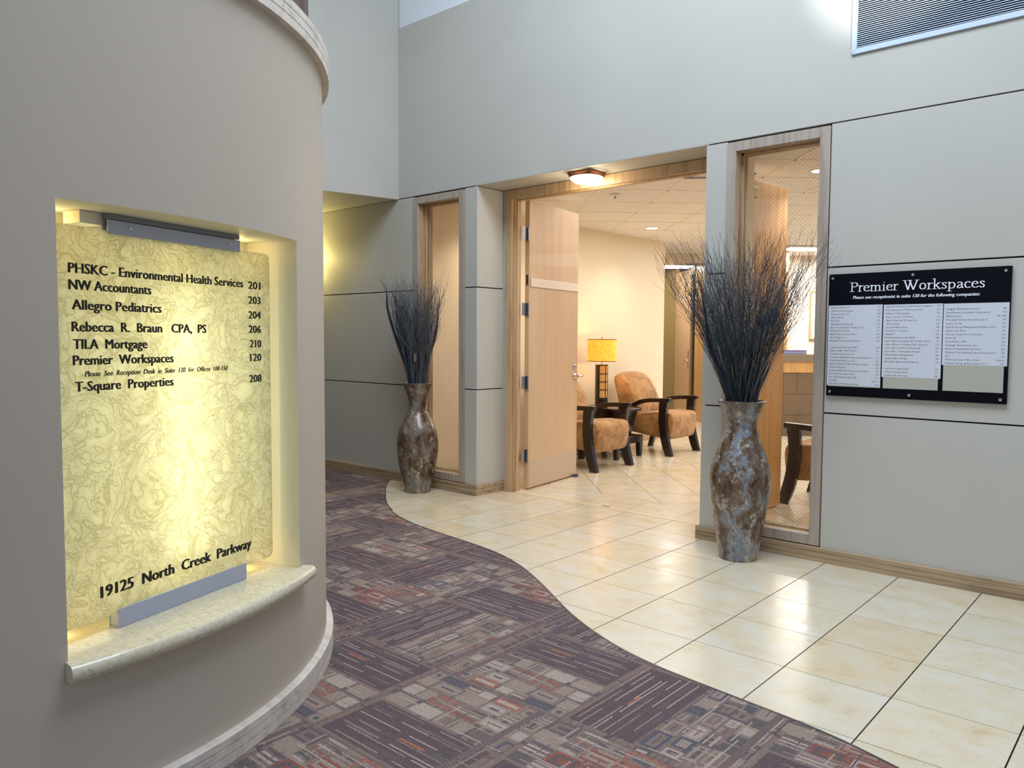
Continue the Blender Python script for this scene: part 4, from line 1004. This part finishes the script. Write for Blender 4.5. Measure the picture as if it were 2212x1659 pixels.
# ================================================================== SUITE CEILING FITTINGS
def downlight(x, y, label, pw):
    o = empty('downlight', (x, y, 2.7015)); tag(o, label, 'downlight', 'recessed downlights in the suite ceiling')
    q = MB(); q.lathe([(0.072,0.0),(0.072,-0.004),(0.092,-0.005),(0.092,0.0)], (0,0,0), 32); q.build('trim_ring', M['tbar'], o, smooth=True)
    q = MB(); q.lathe([(0.0,-0.002),(0.072,-0.003)], (0,0,0), 32); q.build('lens', M['downglow'], o)
    if pw: spot('downlight_lamp', (x, y, 2.69), (x, y, 0), pw, (1.0, 0.90, 0.74), math.radians(125), 0.8, 0.06)
downlight(-4.987, 3.378, 'round lit recessed downlight seen through the doorway above the armchairs', 40)
downlight(-2.29, 1.47, 'round lit recessed downlight seen at the right edge of right window', 40)
spot('pocket_fill_spot', (-5.12, 1.05, 2.68), (-5.3, 1.0, 0), 46, (1.0, 0.86, 0.66), math.radians(130), 0.8, 0.06)  # no fitting: added to brighten the wall behind the left window
spot('wall_wash', (-4.75, 2.3, 2.68), (-5.65, 2.3, 1.3), 9, (1.0, 0.90, 0.70), math.radians(95), 0.6, 0.05)
sk = empty('sprinkler_head', (-4.10, 1.274, 2.698)); tag(sk, 'small white round sprinkler head in the suite ceiling near doorway', 'sprinkler')
q = MB(); q.lathe([(0.0,0.0),(0.05,0.0),(0.048,-0.006),(0.02,-0.012),(0.0,-0.012)], (0,0,0), 28); q.build('escutcheon', M['tbar'], sk, smooth=True)
q = MB(); q.tube([(0,0,-0.012),(0,0,-0.035)], 0.007, 10); q.lathe([(0.0,-0.037),(0.016,-0.036),(0.016,-0.034),(0.0,-0.034)], (0,0,0), 16); q.build('nozzle', M['steelp'], sk, smooth=True)
av = empty('air_vent', tuple(ey(2.35, 5.75, 2.697))); av.rotation_euler = (0,0,PI/4); tag(av, 'small slotted air vent in the suite ceiling seen through right window', 'vent')
q = MB(); q.box((-0.25,-0.25,-0.002),(0.25,0.25,0.0)); q.build('vent_plate', M['tbar'], av)
for k in range(5): q = MB(); q.box((-0.22,-0.21+k*0.1,-0.006),(0.22,-0.18+k*0.1,-0.002)); q.build('slot', M['joint'], av)
# linear light against the reception wall and troffer in the corridor
ll = empty('linear_light', tuple(ey(2.9, 7.62, 2.69))); ll.rotation_euler = (0,0,PI/4); tag(ll, 'bright white linear ceiling light above the reception wall', 'ceiling light')
q = MB(); q.box((-1.7,-0.23,-0.012),(1.7,0.23,0.006)); q.build('housing', M['tbar'], ll); q = MB(); q.box((-1.68,-0.20,-0.016),(1.68,0.20,-0.012)); q.build('diffuser', M['tubeglow'], ll)
area('linear_light_lamp', tuple(ey(2.9, 7.9, 2.64)), (0,0,PI/4), 3.0, 0.3, 60, (1.0, 0.92, 0.82))
tr = empty('troffer_light', (-7.28, 7.82, 2.697)); tr.rotation_euler = (0,0,math.radians(45)); tag(tr, 'bright rectangular ceiling light panel in the corridor past cream wall', 'ceiling light')
q = MB(); q.box((-0.45,-0.34,-0.006),(0.45,0.34,0.0)); q.build('frame', M['tbar'], tr); q = MB(); q.box((-0.42,-0.31,-0.009),(0.42,0.31,-0.006)); q.build('diffuser', M['tubeglow'], tr)

# ================================================================== RECEPTION DESK, items
rd = empty('reception_desk', tuple(ey(2.4, DB, 0))); rd.rotation_euler = (0,0,PI/4); tag(rd, 'reception counter with stone top, wood band and dark stone tile front', 'desk')
q = MB(); q.box((-1.25, 0.01, 0), (1.45, 0.60, 1.06)); q.build('desk_core', M['joint'], rd)
q = MB(); q.box((-1.30, -0.03, 1.06), (1.50, 0.66, 1.165)); q.build('counter_top', M['topstone'], rd, bevel=0.004)
q = MB(); q.box((-1.27, -0.012, 0.905), (1.47, 0.012, 1.059)); q.build('wood_band', M['mapleo'], rd)
tx = [-1.71+0.45*k for k in range(8)]
for k in range(7):
    for z0, z1, sh in ((0.0,0.30,0.2),(0.304,0.60,0.0),(0.604,0.902,0.2)):
        x0 = tx[k]+sh; x1 = x0+0.447
        x0 = max(x0, -1.26); x1 = min(x1, 1.46)
        if x1-x0 > .05:
            q = MB(); q.box((x0, -0.004 if (k+int(z0*10)) % 2 else -0.002, z0), (x1, 0.01, z1)); q.build('stone_panel', M['darkstone'], rd, bevel=0.001, seg=1)
bxo = empty('document_folder', tuple(ey(1.31, DB+0.10, 1.1655))); bxo.rotation_euler = (0,0,PI/4); tag(bxo, 'blue violet box folder lying on the reception counter', 'folder')
q = MB(); q.box((-0.22,-0.1,0.0),(0.16,0.12,0.010)); q.box((-0.22,-0.1,0.048),(0.16,0.12,0.058)); q.box((-0.22,-0.1,0.010),(-0.20,0.12,0.048)); q.build('cover', mat('folder_blue', srgb(92, 92, 150), 0.5), bxo, bevel=0.002)
q = MB(); q.box((-0.198,-0.095,0.011),(0.155,0.115,0.047)); q.build('paper_block', mat('folder_paper', srgb(150, 150, 190), 0.8), bxo)
pf = empty('picture_frame', tuple(ey(2.47, WB-0.01, 1.38))); pf.rotation_euler = (0,0,PI/4); tag(pf, 'pale framed picture on the cream wall behind reception', 'picture')
for a, c_ in (((-0.36,-0.03,0),(0.36,0,0.03)),((-0.36,-0.03,0.75),(0.36,0,0.78)),((-0.36,-0.03,0.03),(-0.33,0,0.75)),((0.33,-0.03,0.03),(0.36,0,0.75))):
    q = MB(); q.box(a, c_); q.build('frame_rail', mat('frame_gold', srgb(206, 180, 140), 0.4, 0.2), pf)
q = MB(); q.box((-0.33,-0.015,0.03),(0.33,-0.002,0.75)); q.build('artwork', mat('mount_white', srgb(236, 230, 222), 0.6), pf)

# ================================================================== ARMCHAIRS
def smooth_poly(pts, it=2):
    for _ in range(it):
        out = [pts[0]]
        for a, c_ in zip(pts[:-1], pts[1:]): out += [(a[0]*.75+c_[0]*.25, a[1]*.75+c_[1]*.25), (a[0]*.25+c_[0]*.75, a[1]*.25+c_[1]*.75)]
        pts = out + [pts[-1]]
    return pts
def ribbon_solid(outer, inner, y0, y1):
    q = MB(); n = len(outer); vs = []
    for (a, c_), (e, f_) in zip(outer, inner): vs += [(a,y0,c_),(a,y1,c_),(e,y1,f_),(e,y0,f_)]
    fs = []
    for i in range(n-1):
        for k in range(4): fs.append((i*4+k, i*4+(k+1)%4, (i+1)*4+(k+1)%4, (i+1)*4+k))
    fs += [(0,1,2,3), tuple((n-1)*4+k for k in (3,2,1,0))]
    q.add(vs, fs); return q
def make_chair(label):
    t = empty('armchair'); tag(t, label, 'armchair', 'suede armchairs in the suite lounge')
    for s in (-1, 1):
        y0, y1 = (-0.355, -0.300) if s < 0 else (0.300, 0.355)
        fr = smooth_poly([(0.005,0.672),(-0.018,0.52),(-0.022,0.40),(0.0,0.25),(0.03,0.13),(0.066,0.0)])
        bk = smooth_poly([(-0.108,0.672),(-0.115,0.52),(-0.118,0.40),(-0.098,0.25),(-0.065,0.114),(-0.018,0.0)])
        ribbon_solid(fr, bk, y0, y1).build('leg', M['espresso'], t, bevel=0.004)
        up = smooth_poly([(0.022,0.680),(-0.12,0.676),(-0.27,0.668),(-0.40,0.640),(-0.53,0.565)]); dn = smooth_poly([(0.022,0.636),(-0.12,0.630),(-0.27,0.620),(-0.38,0.592),(-0.50,0.530)])
        ribbon_solid(up, dn, y0-0.004, y1+0.004).build('armrest', M['espresso'], t, bevel=0.004)
        rf = smooth_poly([(-0.50,0.56),(-0.56,0.40),(-0.60,0.22),(-0.66,0.0)]); rb = smooth_poly([(-0.43,0.58),(-0.49,0.40),(-0.54,0.22),(-0.60,0.0)])
        ribbon_solid(rb, rf, y0, y1).build('leg', M['espresso'], t, bevel=0.004)
    # seat: rounded block with waterfall front
    def cush(prof, w_, r, nm, crown=0.012):
        secs = []; K = [(-1.0,0.0),(-0.985,0.55),(-0.94,0.86),(-0.85,1.0),(-0.5,1.0),(0,1.0),(0.5,1.0),(0.85,1.0),(0.94,0.86),(0.985,0.55),(1.0,0.0)]
        cx = sum(p[0] for p in prof)/len(prof); cz = sum(p[1] for p in prof)/len(prof)
        q = MB()
        for yy, k in K:
            f = 1 - (1-k)*r*2.2; cr = crown*(1-yy*yy)
            secs.append([(cx+(a-cx)*(f+cr), yy*w_, cz+(c_-cz)*(f+cr)) for a, c_ in prof])
        q.loft(secs); return q.build(nm, M['suede'], t, smooth=True, ang=80)
    seatp = [(-0.58,0.25),(-0.30,0.215),(-0.06,0.196),(-0.018,0.190),(0.006,0.205),(0.022,0.26),(0.034,0.33),(0.040,0.41),(0.036,0.455),(0.018,0.487),(-0.02,0.502),(-0.2,0.505),(-0.42,0.480),(-0.58,0.455)]
    cush(seatp, 0.293, 0.035, 'seat')
    backp = [(-0.56,0.25),(-0.44,0.47),(-0.45,0.56),(-0.48,0.66),(-0.525,0.77),(-0.585,0.86),(-0.65,0.925),(-0.70,0.955),(-0.755,0.965),(-0.795,0.945),(-0.80,0.91),(-0.775,0.80),(-0.735,0.66),(-0.69,0.50),(-0.64,0.28)]
    # crowned back: profile height varies across the width
    secs = []; q = MB()
    for yy in (-1.0,-0.97,-0.88,-0.7,-0.4,0,0.4,0.7,0.88,0.97,1.0):
        e = abs(yy); k = 1-0.055*(e**3); ex = {1.0: .80, 0.97: .90, 0.88: .97}.get(round(e,2), 1.0)
        cx = -0.64; ring_ = []
        for a, c_ in backp:
            z = 0.25+(c_-0.25)*k; ccx = -0.60-0.13*(z-0.25)/0.7
            ring_.append((ccx+(a-ccx)*ex, yy*0.292, 0.25+(z-0.25)*(1 if e < .97 else 0.985)))
        secs.append(ring_)
    q.loft(secs); q.build('backrest', M['suede'], t, smooth=True, ang=80)
    return t
ch = make_chair('tan suede armchair with dark wood arms, partly behind the left door leaf')
ch.location = (-4.595, 1.99, 0)
c2 = copy_tree(ch); c2.location = (-4.60, 3.50, 0); c2['label'] = 'tan suede armchair with dark wood arms right of the table lamp, full backrest visible'
c3 = copy_tree(ch); c3.location = (-2.53, 1.86, 0); c3.rotation_euler = (0,0,PI); c3['label'] = 'dark framed armchair seen through the wired glass of right window'
# ---- side table
st = empty('side_table', (-5.12, 2.745, 0)); tag(st, 'dark wood side table with tapered body between the two armchairs', 'side table')
hw = 0.30
q = MB(); q.prism(rrect(-0.32, 0.335, -0.245, 0.245, 0.14, 8), 0.548, 0.575); q.build('table_top', M['espresso'], st, bevel=0.003)
q = MB(); top = rrect(-0.28, 0.29, -0.215, 0.215, 0.11, 6); bot = rrect(-0.22, 0.215, -0.17, 0.17, 0.09, 6); q.loft([[(x, y, 0.25) for x, y in bot], [(x, y, 0.548) for x, y in top]]); q.build('body', M['espresso'], st, smooth=True)
q = MB(); q.box((-0.28,-0.27,0.165),(0.28,0.27,0.25)); q.build('base_frame', M['espresso'], st, bevel=0.004)
for sx_ in (-1,1):
    for sy_ in (-1,1):
        q = MB(); x, y = sx_*0.248, sy_*0.238
        q.loft([[(x+a*0.024, y+c_*0.024, 0.0) for a, c_ in ((-1,-1),(1,-1),(1,1),(-1,1))], [(x+a*0.032, y+c_*0.032, 0.165) for a, c_ in ((-1,-1),(1,-1),(1,1),(-1,1))]]); q.build('leg', M['espresso'], st, bevel=0.002, seg=1)
# ---- table lamp
tl = empty('table_lamp', (-5.27, 2.77, 0.5755)); tag(tl, 'lit table lamp with yellow drum shade and dark shoji column base', 'lamp')
r_ = 0.076; H = 0.49
q = MB(); q.lathe([(0,0),(r_,0),(r_,0.10),(r_-.004,0.10)], (0,0,0), 40); q.lathe([(r_-.004,H-0.012),(r_,H-0.012),(r_,H),(0,H)], (0,0,0), 40)
aw0, aw1 = math.radians(-72), math.radians(40)
q.lathe([(r_,0.10),(r_,H-0.012)], (0,0,0), 40, a0=aw1, a1=2*PI+aw0)
q.build('column', M['espresso'], tl, smooth=True)
q = MB(); q.lathe([(r_-.006,0.10),(r_-.006,H-0.012)], (0,0,0), 16, a0=aw0-.05, a1=aw1+.05); q.build('paper_liner', M['amber'], tl, smooth=True, fix=False)
for k in range(1, 4):
    zz = 0.10+(H-0.112)*k/4; q = MB(); q.lathe([(r_-.005,zz-.004),(r_+.001,zz-.004),(r_+.001,zz+.004),(r_-.005,zz+.004)], (0,0,0), 16, a0=aw0, a1=aw1); q.build('grid_bar', M['espresso'], tl, smooth=True)
for az in (-0.27,):
    q = MB(); q.lathe([(r_+.001,0.10),(r_+.001,H-.012)], (0,0,0), 3, a0=az-.05, a1=az+.09); q.build('grid_bar', M['espresso'], tl, fix=False)
q = MB(); q.tube([(0,0,H),(0,0,0.80)], 0.005, 10); q.build('stem', M['brass'], tl, smooth=True)
q = MB(); q.lathe([(0.0,0.815),(0.007,0.812),(0.011,0.800),(0.006,0.788),(0.0,0.786)], (0,0,0), 16); q.build('finial', M['brass'], tl, smooth=True)
q = MB(); q.lathe([(0.170,0.53),(0.170,0.785),(0.168,0.785),(0.168,0.53),(0.170,0.53)], (0,0,0), 56); sh = q.build('shade', M['shade'], tl, smooth=True)
for zz in (0.53, 0.785):
    q = MB(); q.lathe([(0.166,zz-.004),(0.172,zz-.004),(0.172,zz+.004),(0.166,zz+.004),(0.166,zz-.004)], (0,0,0), 56); q.build('shade_rim', M['brass'], sh, smooth=True)
q = MB(); q.lathe([(0.0,0.70),(0.018,0.69),(0.03,0.665),(0.024,0.635),(0.012,0.61),(0.0,0.61)], (0,0,0), 20); q.build('bulb', M['lampglow'], tl, smooth=True)
q = MB(); q.tube([(-0.076*.7,-0.05,0.012),(-0.10,-0.08,0.004),(-0.09,-0.12,0.004),(-0.13,-0.16,0.004),(-0.2,-0.17,0.004)], 0.003, 6); q.build('cord', M['black'], tl, smooth=True)
point('table_lamp_bulb', (-5.27, 2.77, 0.5755+0.73), 3.0, (1.0, 0.78, 0.42), 0.02)
point('table_lamp_bulb_low', (-5.27, 2.77, 0.5755+0.56), 2.4, (1.0, 0.74, 0.34), 0.02)

# ================================================================== VASES WITH DRIED ARRANGEMENTS
def vase(name, prof, loc, mt, label, H_):
    v = empty(name, loc); tag(v, label, 'vase')
    full = [(0.0, 0.0)] + prof; inner = [(r-0.010, z) for r, z in prof[::-1] if z > 0.55*H_ ]
    top = prof[-1]; pr = full + [(top[0], top[1]+0.004), (top[0]-0.006, top[1]+0.006)] + inner + [(0.0, inner[-1][1])]
    # resample smoothly
    q = MB(); q.lathe(pr, (0,0,0), 64); q.build('vase_body', mt, v, smooth=True, ang=50)
    return v
def spline(pts, n):
    P_ = [Vector((a, b_, 0)) for a, b_ in pts]; out = []
    for i in range(len(P_)-1):
        p0 = P_[max(i-1,0)]; p1 = P_[i]; p2 = P_[i+1]; p3 = P_[min(i+2, len(P_)-1)]
        for k in range(n):
            t = k/n; q = 0.5*((2*p1)+(p2-p0)*t+(2*p0-5*p1+4*p2-p3)*t*t+(3*p1-p0-3*p2+p3)*t**3); out.append((q.x, q.y))
    return out+[(P_[-1].x, P_[-1].y)]
V1 = spline([(0.112,0.0),(0.116,0.012),(0.134,0.10),(0.160,0.211),(0.177,0.315),(0.183,0.400),(0.182,0.46),(0.162,0.564),(0.125,0.646),(0.088,0.722),(0.079,0.775),(0.084,0.83),(0.101,0.880),(0.121,0.930),(0.132,0.963)], 4)
V2 = spline([(0.112,0.0),(0.116,0.012),(0.129,0.078),(0.142,0.159),(0.156,0.247),(0.171,0.334),(0.182,0.42),(0.184,0.50),(0.172,0.594),(0.148,0.667),(0.118,0.742),(0.097,0.805),(0.095,0.84),(0.101,0.874),(0.122,0.932),(0.143,0.982)], 4)
vase('floor_vase', V1, (-5.160, -0.215, 0), M['vaseA'], 'tall brown mottled floor vase left of the entrance by narrow window', 0.963)
vase('floor_vase', V2, (-2.105, -0.265, 0), M['vaseB'], 'tall blue and brown mottled floor vase right of the entrance', 0.982)

def arrangement(loc, z0, rneck, spread, ztop, n, seed, label, lean, leaves, pods, rbase):
    R = random.Random(seed); a = empty('dried_branches', loc); tag(a, label, 'dried branches')
    V = []; Fc = []; C_ = []
    cols = [(0.020,0.022,0.036),(0.035,0.050,0.080),(0.030,0.060,0.075),(0.060,0.070,0.090),(0.015,0.015,0.022),(0.070,0.058,0.060),(0.14,0.16,0.18),(0.10,0.10,0.11)]
    def stem(pts, r0, r1, col):
        nonlocal V, Fc, C_
        base = len(V); n_ = len(pts)
        for i, p in enumerate(pts):
            t = (pts[min(i+1,n_-1)]-pts[max(i-1,0)]); t = t.normalized() if t.length > 1e-9 else Vector((0,0,1))
            u = t.cross(Vector((0.31,0.95,0.05))).normalized(); w_ = t.cross(u); r = r0+(r1-r0)*i/(n_-1)
            for k in range(3): q_ = 2*PI*k/3; V.append(p+(u*math.cos(q_)+w_*math.sin(q_))*r)
        for i in range(n_-1):
            for k in range(3): Fc.append((base+i*3+k, base+i*3+(k+1)%3, base+(i+1)*3+(k+1)%3, base+(i+1)*3+k)); C_.append(col)
    for s in range(n):
        az = R.uniform(0, 2*PI); k = math.sqrt(R.random()); rr = rneck*k*0.92
        zt = R.triangular(0.50, 1.0, 0.80); top = z0+(ztop-z0)*zt*(1-0.12*k*R.random())
        sprd = spread*(0.15+0.85*k)*R.uniform(0.75, 1.08)*(top-z0)/(ztop-z0)
        az2 = az+R.uniform(-0.5, 0.5); p0 = Vector((math.cos(az)*rr*0.75, math.sin(az)*rr*0.75, z0-0.16)); p1 = Vector((math.cos(az)*rr, math.sin(az)*rr, z0+0.02))
        pe = Vector((lean[0]+math.cos(az2)*sprd*1.25, lean[1]+math.sin(az2)*sprd*0.85, top)); N_ = 12; pts = [p0]
        wx, wy = R.uniform(0, 6), R.uniform(0, 6); amp = R.uniform(0.008, 0.034); fr = R.uniform(5, 12)
        col = R.choice(cols); b_ = R.uniform(0.8, 1.3)*(2.1 if R.random() < 0.22 else 1.0)
        for i in range(N_+1):
            t = i/N_; p = p1.lerp(pe, t); e = t**1.5
            p = p + Vector((math.sin(wx+fr*t)*amp*e*1.8, math.cos(wy+fr*t*1.2)*amp*e*1.8, 0)); p += Vector((p1.x-pe.x, p1.y-pe.y, 0))*0.25*(t*(1-t))
            if p.y+loc[1] > -0.03: p.y = -0.03-loc[1]-R.random()*0.004
            pts.append(p)
        stem(pts, 0.0019*R.uniform(.7,1.3), 0.0007, tuple(c_*b_ for c_ in col))
        for m_ in range(R.randint(2, 5)):
            i = R.randint(5, N_-1); st_ = pts[i]; ln = R.uniform(0.08, 0.24); d = (pts[i+1]-pts[i]).normalized(); sd = Vector((R.uniform(-1,1), R.uniform(-1,.6), R.uniform(-.1,.7)))
            q_ = [st_]; dd = (d+sd*0.35).normalized()
            for z in range(6):
                dd = (dd+Vector((R.uniform(-.5,.5), R.uniform(-.5,.5), R.uniform(-.12,.34)))).normalized(); nx = q_[-1]+dd*ln/6
                if nx.y+loc[1] > -0.03: nx.y = -0.03-loc[1]-R.random()*0.004
                q_.append(nx)
            stem(q_, 0.0011, 0.0005, tuple(c_*b_ for c_ in col))
    me = bpy.data.meshes.new('twigs'); me.from_pydata([tuple(v) for v in V], [], Fc)
    ca = me.color_attributes.new('Col', 'FLOAT_COLOR', 'CORNER'); arr = np.ones((len(Fc), 4)); arr[:, :3] = np.array(C_); ca.data.foreach_set('color', arr.repeat(4, 0).ravel().astype(np.float32))
    me.materials.append(M['twig']); o = bpy.data.objects.new('twigs', me); COL.objects.link(o); o.parent = a; o['kind'] = 'stuff'
    for pts, w_ in leaves:
        P3 = spline3([Vector(p) for p in pts], 6); n_ = len(P3); q = MB(); vs = []; fs = []
        for i, p in enumerate(P3):
            t = i/(n_-1); ww = w_*math.sin(PI*min(1, max(0.02, t**0.7)))+0.0015; tw = 0.6+1.6*t
            side = Vector((math.cos(tw)*0.75, math.sin(tw)*0.66, 0)).normalized(); cr = Vector((0, -0.3*ww, 0))
            vs += [p-side*ww, p+cr, p+side*ww]
        for i in range(n_-1): fs += [(i*3, i*3+1, i*3+4, i*3+3), (i*3+1, i*3+2, i*3+5, i*3+4)]
        q.add(vs, fs); l = q.build('leaf', M['leaf'], a, smooth=True, fix=False); sm = l.modifiers.new('s', 'SOLIDIFY'); sm.thickness = 0.0012
    for p, h, r0, rot in pods:
        q = MB(); pr = [(0.0,-h/2),(r0*.6,-h*.42),(r0,-h*.15),(r0*.95,h*.15),(r0*.6,h*.4),(0.0,h/2)]; q.lathe(pr, (0,0,0), 12)
        Rm = Matrix.Translation(p) @ Matrix.Rotation(rot, 4, 'Y'); q.v = [tuple(Rm @ Vector(v)) for v in q.v]; q.build('seed_head', M['pod'] if r0 < .016 else M['leafd'], a, smooth=True)
    return a
def spline3(P_, n):
    out = []
    for i in range(len(P_)-1):
        p0 = P_[max(i-1,0)]; p1 = P_[i]; p2 = P_[i+1]; p3 = P_[min(i+2, len(P_)-1)]
        for k in range(n):
            t = k/n; out.append(0.5*((2*p1)+(p2-p0)*t+(2*p0-5*p1+4*p2-p3)*t*t+(3*p1-p0-3*p2+p3)*t**3))
    return out+[P_[-1]]
M['leafd'] = mat('cone_dyed', srgb(40, 44, 62), 0.8)
# image-right is (0.75, 0.66): leaves given in the local frame (right, towards the room, up)
def rt(a, dpt, z): return Vector((0.75*a-0.66*dpt*-1*-1, 0.66*a+0.75*dpt*-1, z)) if False else Vector((0.75*a+0.4*dpt, 0.66*a-0.75*dpt, z))
def cl_y(v, ly): v = Vector(v); v.y = min(v.y, -0.035-ly); return v
LV1 = [[rt(-.03,.02,.85), rt(-.09,.03,1.10), rt(-.17,.05,1.35), rt(-.24,.06,1.60), rt(-.255,.06,1.78), rt(-.30,.07,1.86)],
       [rt(-.02,.03,.85), rt(-.08,.04,1.15), rt(-.13,.05,1.42), rt(-.175,.05,1.60), rt(-.17,.05,1.80)],
       [rt(.03,.02,.85), rt(.09,.02,1.15), rt(.165,.02,1.40), rt(.19,.02,1.62), rt(.215,.02,1.84)],
       [rt(.0,.03,.85), rt(.02,.04,1.15), rt(.01,.05,1.40), rt(.03,.05,1.55)], [rt(.02,.03,.85), rt(.03,.05,1.10), rt(.035,.05,1.28)]]
LV2 = [[rt(-.05,.03,.88), rt(-.10,.05,1.10), rt(-.20,.08,1.30), rt(-.24,.09,1.55), rt(-.30,.08,1.80), rt(-.33,.08,1.88)],
       [rt(-.04,.03,.88), rt(-.12,.05,1.12), rt(-.19,.07,1.32), rt(-.20,.08,1.50)],
       [rt(.02,.03,.88), rt(.05,.05,1.12), rt(.06,.06,1.38), rt(.05,.06,1.56)],
       [rt(.04,.03,.88), rt(.09,.05,1.20), rt(.11,.06,1.45), rt(.13,.05,1.58)], [rt(.0,.03,.88), rt(.03,.06,1.18), rt(.055,.08,1.36)]]
LV1 = [([cl_y(p, -0.215) for p in l], w_) for l, w_ in zip(LV1, (0.013, 0.009, 0.013, 0.013, 0.012))]
LV2 = [([cl_y(p, -0.265) for p in l], w_) for l, w_ in zip(LV2, (0.013, 0.016, 0.014, 0.012, 0.016))]
arrangement((-5.160, -0.215, 0), 0.963, 0.095, 0.37, 2.02, 330, 5, 'dark blue dried branches standing in the left brown floor vase', (0.0, -0.02), LV1,
            [(rt(.02,.14,1.19), 0.085, 0.015, 0.05)], 0.06)
arrangement((-2.105, -0.265, 0), 0.982, 0.105, 0.62, 2.14, 440, 9, 'dark blue dried branches standing in the right floor vase', (0.0, -0.04), LV2,
            [(rt(.04,.16,1.36), 0.16, 0.022, 0.0), (rt(.11,.14,1.47), 0.10, 0.030, 0.1), (rt(.17,.12,1.50), 0.13, 0.026, 0.25)], 0.06)

# ---- turned wooden post on top of the drum
ur = empty('wooden_post', (-2.955, -2.885, 2.5)); tag(ur, 'dark brown turned wooden post rising from the top of the drum wall', 'post')
q = MB(); q.lathe([(0.0,0.0),(0.085,0.0),(0.085,0.02),(0.070,0.04),(0.070,0.30),(0.064,0.36),(0.050,0.42),(0.036,0.49),(0.032,0.60),(0.032,0.95),(0.0,0.95)], (0,0,0), 40); q.build('shaft', mat('post_brown', srgb(82, 58, 50), 0.4), ur, smooth=True, ang=50)
# small scuff marks of the drum paint
q = MB(); q.lathe([(0.0,0.0),(0.003,0.0)], (0,0,0), 10); az = math.radians(29.475)
R_ = Matrix.Translation(cylp(az, DR+0.0008, 0.275)) @ Matrix.Rotation(az, 4, 'Z') @ Matrix.Rotation(math.radians(90), 4, 'Y'); q.v = [tuple(R_ @ Vector(v)) for v in q.v]; q.build('paint_chip', M['white'], drum, fix=False)
